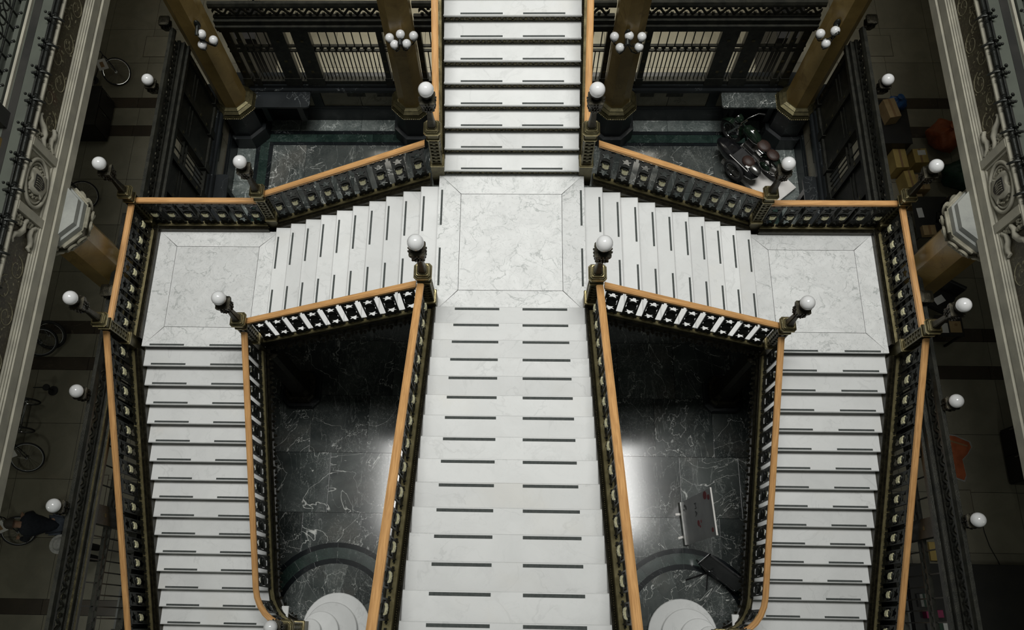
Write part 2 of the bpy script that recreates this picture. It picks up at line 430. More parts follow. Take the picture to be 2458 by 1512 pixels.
def front_flight():
    t = thing('stair_flight', 'wide central stair flight of white marble climbing towards the viewer', 'stairs', (0, 1.0, ZC))
    for i in range(0, 21):
        z, yn = ZC + RI * (i + 1), Y3 - G3 * i
        tr = MB().cbox(-1.085, 1.085, yn - G3 - .05, yn + .004, z - .042, z, .010).build('tread', 'step_marble', t)
        strip_pair(tr, [(-.80, -.155, yn - .050, yn - .014, z), (.18, .825, yn - .050, yn - .014, z)])
        MB().box(-1.085, 1.085, yn - .05, yn - .028, z - RI, z - .042).build('riser', 'riser_iron', t)
    a, b = Y3, Y3 - G3 * 21
    MB().loft([[(-1.085, a, ZC - .3), (1.085, a, ZC - .3), (1.085, a, ZC - .02), (-1.085, a, ZC - .02)], [(-1.085, b, ZC + RI * 21 - .3), (1.085, b, ZC + RI * 21 - .3), (1.085, b, ZC + RI * 21 - .06), (-1.085, b, ZC + RI * 21 - .06)]]).build('soffit', 'iron', t)
def back_flight():
    t = thing('stair_flight', 'central stair flight with dark openwork risers climbing away to the back', 'stairs', (0, 3.3, ZC))
    orn = MB()
    for k in range(26):
        x = -1.0 + k * .08
        orn.loft([[(x - .028, -.006, 0), (x, -.006, -.03), (x + .028, -.006, 0), (x, -.006, .03)], [(x - .012, -.014, 0), (x, -.014, -.013), (x + .012, -.014, 0), (x, -.014, .013)]])
        orn.loft([[(x + .04 + a * .012, -.006, b * .012 + (.032 if k % 2 else -.032)) for a, b in ((-1, -1), (1, -1), (1, 1), (-1, 1))], [(x + .04 + a * .005, -.014, b * .005 + (.032 if k % 2 else -.032)) for a, b in ((-1, -1), (1, -1), (1, 1), (-1, 1))]])
    ob = base_mesh(orn, 'relief', 'olive_bronze')
    for i in range(0, 13):
        z, yn = ZC + RI * (i + 1), Y4 + G4 * i
        tr = MB().cbox(-1.04, 1.04, yn - .004, yn + G4 + .05, z - .036, z, .010).build('tread', 'step_marble', t)
        strip_pair(tr, [(-.78, -.147, yn + .016, yn + .046, z), (.155, .783, yn + .016, yn + .046, z)])
        ri = MB().box(-1.04, 1.04, yn + .026, yn + .05, z - RI, z - .036).build('riser', 'riser_iron', t)
        inst(ob, ri, Vector((0, yn + .026, z - .105)) - WL[t])
    a, b = Y4 + .03, Y4 + G4 * 13
    MB().loft([[(-1.04, a, ZC - .3), (1.04, a, ZC - .3), (1.04, a, ZC - .02), (-1.04, a, ZC - .02)], [(-1.04, b, ZC + RI * 13 - .3), (1.04, b, ZC + RI * 13 - .3), (1.04, b, ZC + RI * 13 - .06), (-1.04, b, ZC + RI * 13 - .06)]]).build('soffit', 'iron', t)
def landing(name_label, x0, x1, y0, y1, ix0, ix1, iy0, iy1, z, strips, noses):
    t = thing('stair_landing', name_label, 'landing', ((x0 + x1) / 2, (y0 + y1) / 2, z))
    g = .0035
    def quad(n, P):
        c = Vector((sum(p[0] for p in P) / 4, sum(p[1] for p in P) / 4))
        P = [(p[0] + (g if c.x > p[0] else -g), p[1] + (g if c.y > p[1] else -g)) for p in P]
        return MB().prism(P, z - .05, z).build(n, 'landing_marble', t)
    first = quad('slab', [(ix0, iy0), (ix1, iy0), (ix1, iy1), (ix0, iy1)])
    quad('border_slab', [(x0, y0), (x1, y0), (ix1, iy0), (ix0, iy0)]); quad('border_slab', [(x0, y1), (ix0, iy1), (ix1, iy1), (x1, y1)])
    quad('border_slab', [(x0, y0), (ix0, iy0), (ix0, iy1), (x0, y1)]); quad('border_slab', [(x1, y0), (x1, y1), (ix1, iy1), (ix1, iy0)])
    MB().box(x0 + .02, x1 - .02, y0 + .02, y1 - .02, z - .3, z - .051).build('support_plate', 'iron', t)
    for q in strips: MB().box(*q, z + .0003, z + .0028).build('grip_strip', 'grip_strip', t)
    return t
for s in (-1, 1): lower_flight(s); side_flight(s)
front_flight(); back_flight()
st = []
for s in (-1, 1):
    e = sorted((s * (XC - .035), s * (XC - .065))); st += [(e[0], e[1], 2.406, 3.01), (e[0], e[1], 1.41, 2.025)]
landing('square white marble landing at the centre where four stair flights meet', -XC - .004, XC + .004, Y3 - .03, Y4 + .03, -.777, .777, 1.337, 2.938, ZC, st, None)
for s in (-1, 1):
    e = lambda a, b: sorted((s * a, s * b))
    X0, X1 = e(4.12, 6.247); I0, I1 = e(4.44, 5.91)
    sp = [tuple(e(4.50, 5.085)) + (Y1 + .010, Y1 + .042), tuple(e(5.52, 6.11)) + (Y1 + .010, Y1 + .042)]
    landing('square white marble landing on the %s with inlaid border lines' % SD(s), X0, X1, Y1 - .004, 3.165, I0, I1, 1.362, 2.868, ZL, sp, None)

# ================================================================== RAILINGS
PANEL = {}
def star_ring(mb, cx, cz, hw, hh, pts, y0, y1, sh):
    """plate with a star shaped opening"""
    n = 20; out, inn = [], []
    for k in range(n):
        a = 2 * PI * k / n + PI / 2
        ca, sa = math.cos(a), math.sin(a)
        r = min(hw / max(abs(ca), 1e-6), hh / max(abs(sa), 1e-6))
        q = pts[k % len(pts)]
        out.append((cx + ca * r, cz + sa * r)); inn.append((cx + ca * q * .88, cz + sa * q))
    m = lambda P, y: [(x, y, z + sh * x) for x, z in P]
    mb.loft([m(inn, y0), m(out, y0), m(out, y1), m(inn, y1), m(inn, y0)], True, False)
def panel(slope, k=1.0):
    key = (round(slope, 3), k)
    if key in PANEL: return PANEL[key]
    w = .108; b = MB(); t = .007
    Hh = lambda h: -.02 + (h + .02) * k
    s5 = [.122, .082, .054, .088, .114, .070, .050, .076, .106, .066, .058, .066, .106, .076, .050, .070, .114, .088, .054, .082]
    star_ring(b, 0, Hh(.620), w - .004, .130 * k, [q * k for q in s5], -t, t, slope)
    star_ring(b, 0, Hh(.150), w - .004, .130 * k, [q * k for q in s5[10:] + s5[:10]], -t, t, slope)
    def bx(x0, x1, z0, z1, y=t * 1.3):
        z0, z1 = Hh(z0), Hh(z1)
        b.loft([[(x0, -y, z0 + slope * x0), (x1, -y, z0 + slope * x1), (x1, y, z0 + slope * x1), (x0, y, z0 + slope * x0)], [(x0, -y, z1 + slope * x0), (x1, -y, z1 + slope * x1), (x1, y, z1 + slope * x1), (x0, y, z1 + slope * x0)]])
    bx(-w, -w + .020, -.02, .79); bx(w - .020, w, -.02, .79)
    bx(-w - .020, w + .020, .000, .016, .011); bx(-w - .018, w + .018, .752, .772, .011)
    for x in (-w - .016, w + .016):
        bx(x - .009, x + .009, -.025, .035, .011); bx(x - .009, x + .009, .735, .80, .010)
    bx(-.035, .035, -.035, .022, .013); bx(-.05, .05, .72, .80, .010); bx(-.012, .012, .79, .88, .010)
    for x in (-.055, .055): bx(x - .022, x + .022, .285, .30, .012); bx(x - .022, x + .022, .47, .485, .012)
    for sg in (-1, 1):
        b.loft([[(.080 * r * math.cos(2 * PI * q / 16), sg * y, Hh(.385) + .105 * k * r * math.sin(2 * PI * q / 16) + slope * .080 * r * math.cos(2 * PI * q / 16)) for q in range(16)] for r, y in ((1, .006), (.95, .022), (.62, .032), (.1, .036))])
        for x in (-.095, .095): b.sphere((x, sg * .014, Hh(-.014) + slope * x), .009, 6, 4)
    po = base_mesh(b, 'baluster_panel', 'iron', 35)
    sh = [(-.058, .060), (-.046, .070), (-.024, .054), (0, .062), (.024, .054), (.046, .070), (.058, .060), (.048, .026), (.055, -.014), (.043, -.048), (.017, -.058), (0, -.072), (-.017, -.058), (-.043, -.048), (-.055, -.014), (-.048, .026)]
    c = MB(); f = lambda q, y: [(x * q, y, Hh(.385) + z * q * k + slope * x * q) for x, z in sh]
    c.loft([f(1, .020), f(1, .040), f(.86, .048)])
    for xx in (-.014, .014): c.loft([[(x + xx, y, Hh(.385) - .034 + slope * (x + xx)) for x, y in ((-.006, .046), (.006, .046), (.006, .053), (-.006, .053))], [(x + xx * .5, y, Hh(.385) + .036 + slope * (x + xx)) for x, y in ((-.006, .046), (.006, .046), (.006, .053), (-.006, .053))]])
    so = base_mesh(c, 'shield', 'shield_gold', 30)
    PANEL[key] = (po, so); return PANEL[key]

RAILSEC = [(-.046, -.030), (-.050, -.012), (-.043, .004), (-.046, .022), (-.026, .036), (-.012, .033), (0, .037), (.012, .033), (.026, .036), (.046, .022), (.043, .004), (.050, -.012), (.046, -.030)]
def path_loft(mb, path, sec, wood_uv=False):
    loops = [[p + l * o + Vector((0, 0, h)) for o, h in sec] for p, l in path]
    if wood_uv:
        us = [0]
        for a, b in zip(path[:-1], path[1:]): us.append(us[-1] + (b[0] - a[0]).length)
        vs = [0]
        for a, b in zip(sec, sec[1:] + sec[:1]): vs.append(vs[-1] + math.dist(a, b))
        r0 = random.random() * 20
        mb.loft(loops, True, True, ([u + r0 for u in us], vs))
    else: mb.loft(loops)
    return mb
def subdiv(path, step):
    out = []
    for (p, l), (q, m) in zip(path[:-1], path[1:]):
        L = (q - p).length; n = max(1, int(L / step))
        for k in range(n): out.append((p.lerp(q, k / n), l.lerp(m, k / n).normalized()))
    return out
def railing(label, path, panels, oi=.15, leaf=False, skirt=.34, shields=True, rh=.905, ks=1.0, mh=.06, plate='foot_brass'):
    """path: [(point on nose line, unit vector towards treads)], panels: [(point, lateral, slope along lateral-right)]"""
    o0 = path[0][0]
    t = thing('stair_railing', label, 'railing', o0)
    hr = [(p + Vector((0, 0, rh)), l) for p, l in path]
    kk = min(1.0, oi / .125)
    h = path_loft(MB(), hr, RAILSEC, True).build('handrail', 'handrail_wood', t, 35)
    path_loft(MB(), [(p + Vector((0, 0, rh - .045)), l) for p, l in path], [(-.022, -.012), (.022, -.012), (.022, .016), (-.022, .016)]).build('core_rail', 'iron', t)
    st = path_loft(MB(), path, [(-.050, -skirt), (oi, -skirt), (oi, -.09), (.065 * kk, -.045), (-.042, -.045), (-.050, -.055)]).build('stringer', 'olive_bronze', t)
    path_loft(MB(), path, [(-.044, -.046), (.060 * kk, -.046), (.054 * kk, -.030), (-.038, -.030)]).build('foot_plate', plate, st)
    path_loft(MB(), path, [(.066 * kk, -.06), (oi + .004, -.10), (oi + .006, -.035 + mh), (oi - .012 * kk, -.022 + mh), (.080 * kk, -.024 + mh * .6), (.066 * kk, -.030)]).build('bead_moulding', 'dark_bronze', st)
    path_loft(MB(), path, [(-.095, -skirt + .02), (-.05, -skirt), (-.05, -.08), (-.064, -.085), (-.068, -.15), (-.095, -.19)]).build('outer_moulding', 'dark_bronze', st)
    bd = MB()
    for p, l in subdiv(path, .028):
        q = p + l * ((oi + .080 * kk) / 2 - .004) + Vector((0, 0, -.030 + mh * .8)); d = Vector((l.y, -l.x, 0))
        bd.loft([[q + d * .010 + l * .012, q - d * .010 + l * .012, q - d * .010 - l * .012, q + d * .010 - l * .012], [q + d * .003 + Vector((0, 0, .013)), q - d * .003 + Vector((0, 0, .013)), q - d * .003 - l * .002 + Vector((0, 0, .013)), q + d * .003 - l * .002 + Vector((0, 0, .013))]])
    tag(bd.build('bead_row', 'olive_bronze', st), None, None, None, 'stuff')
    if leaf:
        lf = MB()
        for i, (p, l) in enumerate(subdiv(path, .085)):
            k = .8 + .4 * ((i * 7) % 5) / 5
            q = p - l * (.105 + .02 * (i % 2)) + Vector((0, 0, -.20 - .03 * (i % 3))); d = Vector((l.y, -l.x, 0)); u = Vector((0, 0, 1))
            lf.loft([[q + u * .09, q + d * .03 * k + u * .03, q - u * .0, q - d * .03 * k + u * .03], [q - l * .045 * k + u * .05, q - l * .05 * k + d * .012 + u * .02, q - l * .03 * k - u * .05, q - l * .05 * k - d * .012 + u * .02]])
        tag(lf.build('leaf_border', 'dark_bronze', st), None, None, None, 'stuff')
    for p, l, sl in panels:
        po, so = panel(sl, ks)
        ang = math.atan2(-l.x, l.y)
        b = inst(po, t, p - o0, (0, 0, ang))
        if shields: inst(so, b)
    return t
V = Vector
def straight(P0, P1, lat, n, ph=.5, span=None):
    P0, P1, lat = V(P0), V(P1), V(lat)
    d = V((lat.y, -lat.x, 0)); dv = P1 - P0
    sl = dv.z / math.hypot(dv.x, dv.y) * (1 if (dv.x * d.x + dv.y * d.y) > 0 else -1)
    return [(P0, lat), (P1, lat)], [(P0.lerp(P1, (k + ph) / n), lat, sl) for k in range(n)]
nz_low = lambda y: ZL - (Y1 - y) / G1 * R1
nz_mid = lambda x: ZC - (abs(x) - XC) / G2 * RI
nz_fr = lambda y: ZC + RI + (Y3 - y) / G3 * RI
nz_bk = lambda y: ZC + RI + (y - Y4) / G4 * RI
for s in (-1, 1):
    sd = SD(s)
    x = s * 1.205; ya, yb = .98, .98 - G3 * 20
    p, q = straight((x, ya, nz_fr(ya)), (x, yb, nz_fr(yb)), (-s, 0, 0), 20, .55)
    railing('iron and wood railing on the %s side of the central front flight' % sd, p, q, .125)
    x = s * 1.090; ya, yb = 3.46, 3.46 + G4 * 11
    p, q = straight((x, ya, nz_bk(ya)), (x, yb, nz_bk(yb)), (-s, 0, 0), 11, .5)
    railing('iron and wood railing on the %s side of the central back flight' % sd, p, [(a - b * .035, b, c) for a, b, c in q], .058, plate='bright_brass', mh=.02)
    xa, xb = s * 1.28, s * 4.12
    p, q = straight((xa, 3.34, nz_mid(xa)), (xb, 3.34, nz_mid(xb)), (0, -1, 0), 9, .5)
    railing('railing along the back edge of the short %s flight' % sd, p, q, .165, mh=.0)
    p, q = straight((s * 1.30, 1.10, nz_mid(1.30)), (s * 4.14, 1.10, nz_mid(4.14)), (0, 1, 0), 9, .5)
    railing('railing along the front edge of the short %s flight with dark leaf border' % sd, p, q, .032, True, mh=.0)
    p, q = straight((s * 4.28, 3.30, ZL + .085), (s * 6.34, 3.30, ZL + .085), (0, -1, 0), 7, .5)
    railing('level railing along the back of the %s landing' % sd, p, q, .145, rh=.82, ks=.90)
    p, q = straight((s * 6.40, 3.22, ZL + .085), (s * 6.40, 1.13, ZL + .085), (-s, 0, 0), 7, .5)
    railing('level railing along the outer edge of the %s landing' % sd, p, q, .155, rh=.82, ks=.90)
    ya, yb = .97, .97 - G1 * 21
    p, q = straight((s * 6.44, ya, nz_low(ya)), (s * 6.44, yb, nz_low(yb)), (-s, 0, 0), 21, .5)
    p[1] = (p[1][0], p[1][1])
    railing('railing on the outer side of the lower %s flight' % sd, p, [k for k in q if k[0].z > .0], .195)
    # inner rail of the lower flight ends in a curl at the foot newel
    ya, yb = .97, -2.80
    p, q = straight((s * 4.22, ya, nz_low(ya)), (s * 4.22, yb, nz_low(yb)), (s, 0, 0), 13, .5)
    pth = list(p[:1]) + [p[1]]
    for th in (15, 30, 45, 60, 72, 82):
        a = math.radians(th)
        xx, yy = 4.22 - .47 * (1 - math.cos(a)), -2.80 - .56 * math.sin(a)
        tang = V((-.47 * math.sin(a) * s, -.56 * math.cos(a), 0)).normalized()
        lat = V((-tang.y, tang.x, 0)); lat = lat if lat.x * s > 0 else -lat
        pth.append((V((s * xx, yy, nz_low(yy))), lat))
    sl = (1 if s > 0 else -1) * R1 / G1
    for k in (2, 4):
        q.append((pth[k + 1][0], pth[k + 1][1], q[0][2]))
    railing('railing on the inner side of the lower %s flight curling to the foot newel' % sd, pth, q, .040, True, mh=.0)

# ================================================================== NEWEL LAMPS
def newel_parts():
    P = {}
    P['plinth'] = (MB().sq([(.100, -.30), (.100, .275), (.096, .28)]), 'olive_bronze', 0)
    P['plinth_cap'] = (MB().sq([(.104, .275), (.110, .282), (.110, .300), (.098, .312)], ch=.12), 'bright_brass', 0)
    sh = MB().sq([(.062, .30), (.062, 1.0)])
    for a, b in ((-1, -1), (1, -1), (1, 1), (-1, 1)):
        sh.box(a * .070 - .010, a * .070 + .010, b * .070 - .010, b * .070 + .010, .30, 1.0)
    P['shaft'] = (sh, 'olive_bronze', 0)
    ce = MB()
    for k in range(7):
        z = .36 + k * .095
        for a, b in ((0, -1), (1, 0), (0, 1), (-1, 0)):
            if a == 0: ce.box(-.06, .06, b * .070 - .008, b * .070 + .008, z - .008, z + .008); ce.box(-.02, .02, b * .068 - .008, b * .068 + .008, z + .03, z + .07)
            else: ce.box(a * .070 - .008, a * .070 + .008, -.06, .06, z - .008, z + .008); ce.box(a * .068 - .008, a * .068 + .008, -.02, .02, z + .03, z + .07)
    P['cell_grid'] = (ce, 'olive_bronze', 0)
    P['collar'] = (MB().sq([(.080, .985), (.094, 1.0), (.094, 1.02), (.082, 1.035), (.078, 1.14), (.10, 1.165)], ch=.15), 'olive_bronze', 0)
    P['collar_ring'] = (MB().sq([(.094, 1.0), (.099, 1.005), (.099, 1.018), (.094, 1.023)], ch=.15), 'bright_brass', 0)
    P['cap'] = (MB().sq([(.100, 1.16), (.118, 1.175), (.118, 1.205), (.100, 1.228), (.084, 1.23), (.084, 1.262), (.066, 1.275)], ch=.30), 'olive_bronze', 0)
    P['cap_rim'] = (MB().sq([(.114, 1.172), (.1225, 1.182), (.1225, 1.204), (.112, 1.214)], ch=.30), 'bright_brass', 0)
    P['cap_step'] = (MB().sq([(.080, 1.244), (.087, 1.248), (.087, 1.262), (.080, 1.268)], ch=.14), 'bright_brass', 0)
    P['spire'] = (MB().sq([(.058, 1.27), (.046, 1.42), (.036, 1.62), (.050, 1.64), (.050, 1.66), (.040, 1.70)], ch=.3), 'dark_bronze', 0)
    cp = MB().sq([(.045, 1.69), (.088, 1.74), (.080, 1.80), (.104, 1.90), (.104, 1.94), (.06, 1.95)], ch=.12)
    for k in range(16):
        a = 2 * PI * k / 16
        for z, r in ((1.75, .094), (1.82, .098), (1.90, .112)):
            c, s_ = math.cos(a + z * 9), math.sin(a + z * 9)
            cp.loft([[(c * r * .8 - s_ * .015, s_ * r * .8 + c * .015, z - .035), (c * r * .8 + s_ * .015, s_ * r * .8 - c * .015, z - .035), (c * r * .8 + s_ * .015, s_ * r * .8 - c * .015, z + .02), (c * r * .8 - s_ * .015, s_ * r * .8 + c * .015, z + .02)],
                     [(c * (r + .012) - s_ * .006, s_ * (r + .012) + c * .006, z - .005), (c * (r + .012) + s_ * .006, s_ * (r + .012) - c * .006, z - .005), (c * (r + .014) + s_ * .006, s_ * (r + .014) - c * .006, z + .028), (c * (r + .014) - s_ * .006, s_ * (r + .014) + c * .006, z + .028)]])
    P['leaf_capital'] = (cp, 'dark_bronze', 0)
    P['globe_holder'] = (MB().lathe([(.05, 1.94), (.066, 1.97), (.082, 2.05), (.076, 2.055)], 20), 'dark_bronze', 50)
    P['globe'] = (MB().sphere((0, 0, 2.124), .106, 28, 16), 'globe_glass', 180)
    return {k: base_mesh(b, k, m, sm) for k, (b, m, sm) in P.items()}
NP = newel_parts()
def newel(label, x, y, z):
    t = thing('newel_lamp', label, 'newel lamp', (x, y, z), 'newel lamps of the staircase')
    for k, o in NP.items(): inst(o, t)
for s in (-1, 1):
    sd = SD(s)
    newel('brass newel lamp with white globe, %s front corner of the central landing' % sd, s * 1.168, 1.12, ZC)
    newel('brass newel lamp with white globe, %s back corner of the central landing' % sd, s * 1.138, 3.356, ZC)
    newel('brass newel lamp with white globe, inner front corner of the %s landing' % sd, s * 4.235, 1.075, ZL)
    newel('brass newel lamp with white globe, inner back corner of the %s landing' % sd, s * 4.20, 3.335, ZL)
    newel('brass newel lamp with white globe, outer front corner of the %s landing' % sd, s * 6.42, 1.06, ZL)
    newel('brass newel lamp with white globe, outer back corner of the %s landing' % sd, s * 6.40, 3.30, ZL)
    newel('brass newel lamp with white globe at the foot of the lower %s flight' % sd, s * 3.665, -3.40, 4 * RI + .02)
# ================================================================== ARCHITECTURE
def octo(R): return [(R * math.cos(PI / 8 + k * PI / 4), R * math.sin(PI / 8 + k * PI / 4)) for k in range(8)]
# ---- dado walls of the stairwell
def dado(name, Mx, L, piers, vents):
    w = MB(Mx).box(0, L, -.35, -.07, 0, 1.32).build(name, 'black_marble'); tag(w, None, None, None, 'structure'); WL[w] = Vector((0, 0, 0))
    MB(Mx).cbox(0, L, -.10, .0, 0, .43, .02).build('plinth', 'black_marble', w)
    MB(Mx).cbox(0, L, -.10, -.015, .43, .50, .02).build('plinth_moulding', 'black_marble', w)
    cuts = [0.0] + [v for p in piers for v in p] + [L]
    for a, b in zip(cuts[0::2], cuts[1::2]):
        n = max(1, round((b - a) / .85))
        for k in range(n):
            MB(Mx).box(a + (b - a) * k / n + .006, a + (b - a) * (k + 1) / n - .006, -.08, -.055, .50, 1.12).build('marble_panel', 'cream_marble', w)
    for a, b in piers: MB(Mx).box(a, b, -.08, -.03, .50, 1.12).build('pilaster', 'black_marble', w)
    for a, b in vents: MB(Mx).box(a, b, -.06, -.045, .86, 1.02).build('vent_grille', 'dark_bronze', w)
    MB(Mx).cbox(0, L, -.38, .04, 1.12, 1.22, .02).build('ledge', 'black_marble', w)
    MB(Mx).cbox(0, L, -.36, -.02, 1.22, 1.33, .02).build('ledge_step', 'black_marble', w)
    return w
def frame(o, d, n):
    d, n = V(d), V(n)
    return Matrix(((d.x, n.x, 0, o[0]), (d.y, n.y, 0, o[1]), (0, 0, 1, o[2]), (0, 0, 0, 1)))
MXB = frame((-6.29, 7.55, 0), (1, 0, 0), (0, -1, 0))
dado('wall_back', MXB, 12.58, [(1.82, 2.03), (3.75, 4.45), (8.13, 8.83), (10.55, 10.76)], [(2.62, 3.02), (3.28, 3.62), (9.05, 9.35), (9.62, 9.98)])
MXL = frame((-6.29, 3.35, 0), (0, 1, 0), (1, 0, 0)); MXR = frame((6.29, 3.35, 0), (0, 1, 0), (-1, 0, 0))
dado('wall_left', MXL, 4.25, [(.9, 1.1), (2.0, 2.2)], [(2.6, 3.3)])
dado('wall_right', MXR, 4.25, [(.9, 1.1), (2.0, 2.2)], [(2.6, 3.3)])
for s in (-1, 1):
    Mx = frame((s * 6.58, -6.0, 0), (0, 1, 0), (-s, 0, 0))
    w = MB(Mx).box(0, 9.2, -.20, .0, 0, 1.33).build('wall_%s_front' % SD(s), 'black_marble'); tag(w, None, None, None, 'structure')

# ---- iron screens
BARL = base_mesh(MB().box(-.010, .010, -.010, .010, 1.44, 2.38), 'bar', 'screen_iron')
BARU = base_mesh(MB().box(-.010, .010, -.010, .010, 2.56, 3.06), 'bar', 'screen_iron')
def crest_unit():
    b = MB(); P = .26; n = 14
    up, dn = [], []
    for k in range(n + 1):
        u = P * k / n; c = 3.575 + .072 * math.sin(2 * PI * u / P); th = .026 + .012 * abs(math.cos(2 * PI * u / P))
        up.append((u, c + th)); dn.append((u, c - th))
    loops = [[(a[0], -.016, a[1]), (a[0], .016, a[1]), (c_[0], .016, c_[1]), (c_[0], -.016, c_[1])] for a, c_ in zip(up, dn)]
    b.loft(loops)
    for u, z, k in ((P * .25, 3.50, 1), (P * .75, 3.65, -1)):
        b.loft([[(u + r * math.cos(a), y, z + r * math.sin(a) * k) for a, r in ((0, .034), (.9, .040), (1.57, .022), (2.24, .040), (3.14, .034), (4.0, .03), (4.71, .05), (5.4, .03))] for y in (-.018, .018)])
    return base_mesh(b, 'crest_scroll', 'screen_iron')
CREST = crest_unit()
DIAM = base_mesh(MB().loft([[(-.045, -.014, 2.47), (0, -.014, 2.415), (.045, -.014, 2.47), (0, -.014, 2.525)], [(-.045, .014, 2.47), (0, .014, 2.415), (.045, .014, 2.47), (0, .014, 2.525)]]), 'lattice_diamond', 'screen_iron')
def screen(label, Mx, L, posts, lower_step=.083, solid=(), lines='screen_iron'):
    o = Mx.translation.copy()
    t = thing('iron_screen', label, 'screen', o)
    ang = math.atan2(Mx[1][0], Mx[0][0])
    def part(n, m, *q):
        return MB(Mx).box(*q).build(n, m, t)
    part('base_rail', 'screen_iron', 0, L, -.06, .06, 1.33, 1.44)
    part('middle_rail', 'screen_iron', 0, L, -.030, .030, 2.38, 2.415); part('middle_rail', 'screen_iron', 0, L, -.030, .030, 2.525, 2.56)
    part('beam', 'screen_iron', 0, L, -.05, .07, 3.05, 3.16)
    part('beam_moulding', 'screen_iron', 0, L, -.07, .13, 3.16, 3.27); part('beam_lip', 'screen_iron', 0, L, -.07, .132, 3.27, 3.295); part('edge_line', lines, 0, L, .132, .15, 3.262, 3.30)
    part('beam_top', 'screen_iron', 0, L, -.07, .10, 3.30, 3.40); part('edge_line', lines, 0, L, .078, .105, 3.40, 3.42); part('edge_line', lines, 0, L, -.075, -.058, 3.40, 3.42)
    part('frieze_rail', 'screen_iron', 0, L, -.03, .03, 3.42, 3.46)
    MB(Mx).loft([[(0, -.055, 3.72), (0, .055, 3.72), (0, .055, 3.77), (0, .03, 3.83), (0, -.03, 3.83), (0, -.055, 3.77)], [(L, -.055, 3.72), (L, .055, 3.72), (L, .055, 3.77), (L, .03, 3.83), (L, -.03, 3.83), (L, -.055, 3.77)]]).build('crest_rail', 'screen_iron', t)
    wp = lambda u: (Mx @ V((u, 0, 0))) - o
    prev = 0.0
    for a, b in list(posts) + [(L, L)]:
        if b > a:
            p = part('post', 'screen_iron', a, b, -.06, .075, 1.33, 3.1); MB(Mx).box(a - .015, b + .015, -.075, .09, 1.33, 1.56).build('post_foot', 'screen_iron', p)
            for z in (1.75, 2.1, 2.75): MB(Mx).box((a + b) / 2 - .03, (a + b) / 2 + .03, .075, .082, z, z + .06).build('boss', 'olive_bronze', p)
        w = a - prev
        if w > .06:
            sol = [q for q in solid if q[0] < (prev + a) / 2 < q[1]]
            if sol: part('iron_panel', 'screen_iron', prev, a, -.015, .015, 1.44, 3.06)
            n = max(1, round(w / lower_step))
            for k in range(1, n):
                inst(BARL, t, wp(prev + w * k / n))
                if k % 2 == 0: inst(BARU, t, wp(prev + w * k / n))
            n = max(1, round(w / .155))
            for k in range(n): inst(DIAM, t, wp(prev + w * (k + .5) / n - .0775), (0, 0, ang)) if w > .3 else None
        prev = b
    for k in range(int(L / .26)): inst(CREST, t, wp(k * .26 + (L % .26) / 2), (0, 0, ang))
    return t
def bposts(x0, x1):   # posts in metres of x for the left bay, made local
    return [(a - x0, b - x0) for a, b in x1]
left = [(-5.78, -5.62), (-5.52, -5.44), (-4.88, -4.56), (-4.41, -4.06), (-2.72, -2.60)]
screen('dark iron grille screen with crest across the left back bay', frame((-5.82, 7.65, 0), (1, 0, 0), (0, -1, 0)), 3.42, bposts(-5.82, left))
right = [(-b, -a) for a, b in left[::-1]]
screen('dark iron grille screen with crest across the right back bay', frame((2.40, 7.65, 0), (1, 0, 0), (0, -1, 0)), 3.42, bposts(2.40, right))
screen('dark iron grille screen behind the central back flight', frame((-1.93, 7.65, 0), (1, 0, 0), (0, -1, 0)), 3.86, [(0, .10), (.35, .5), (1.2, 1.35), (2.5, 2.65), (3.36, 3.5), (3.76, 3.86)])
for s in (-1, 1):
    Mx = frame((s * 6.40, 3.45, 0), (0, 1, 0), (-s, 0, 0))
    screen('tall dark iron screen walling the %s side of the back stairwell' % SD(s), Mx, 3.62, [(.0, .12), (.60, .70), (1.30, 1.42), (1.95, 2.08), (2.75, 2.9), (3.5, 3.62)], .10, [(0, 1.31), (1.9, 4)])
    Mx = frame((s * 6.64, -6.0, 0), (0, 1, 0), (-s, 0, 0))
    screen('long dark iron screen with brass edges outside the lower %s flight' % SD(s), Mx, 9.2, [(0, .1), (2.2, 2.5), (4.10, 4.40), (5.85, 6.15), (7.5, 7.7), (9.1, 9.2)], .17, (), 'olive_bronze' if s < 0 else 'screen_iron')
# screen lamps and finials
def bracket(mb, z0=3.83):
    mb.sq([(.06, z0 - .1), (.095, z0 + .02), (.075, z0 + .05), (.10, z0 + .12), (.10, z0 + .15), (.05, z0 + .16)], ch=.2)
    for k in range(12):
        a = 2 * PI * k / 12
        for z in (z0 + .02, z0 + .10):
            c, s_ = math.cos(a), math.sin(a); r = .105
            mb.loft([[(c * r * .75 - s_ * .022, s_ * r * .75 + c * .022, z - .05), (c * r * .75 + s_ * .022, s_ * r * .75 - c * .022, z - .05), (c * r * .75, s_ * r * .75, z + .03)], [(c * r - s_ * .01, s_ * r + c * .01, z - .01), (c * r + s_ * .01, s_ * r - c * .01, z - .01), (c * r * 1.12, s_ * r * 1.12, z + .045)]])
    return mb
BR = base_mesh(bracket(MB()), 'leaf_bracket', 'dark_bronze')
GLB = base_mesh(MB().sphere((0, 0, 4.09), .105, 26, 14), 'globe', 'globe_glass', 180)
HOLD = base_mesh(MB().lathe([(.04, 3.98), (.06, 4.0), (.07, 4.03)], 16), 'globe_holder', 'dark_bronze')
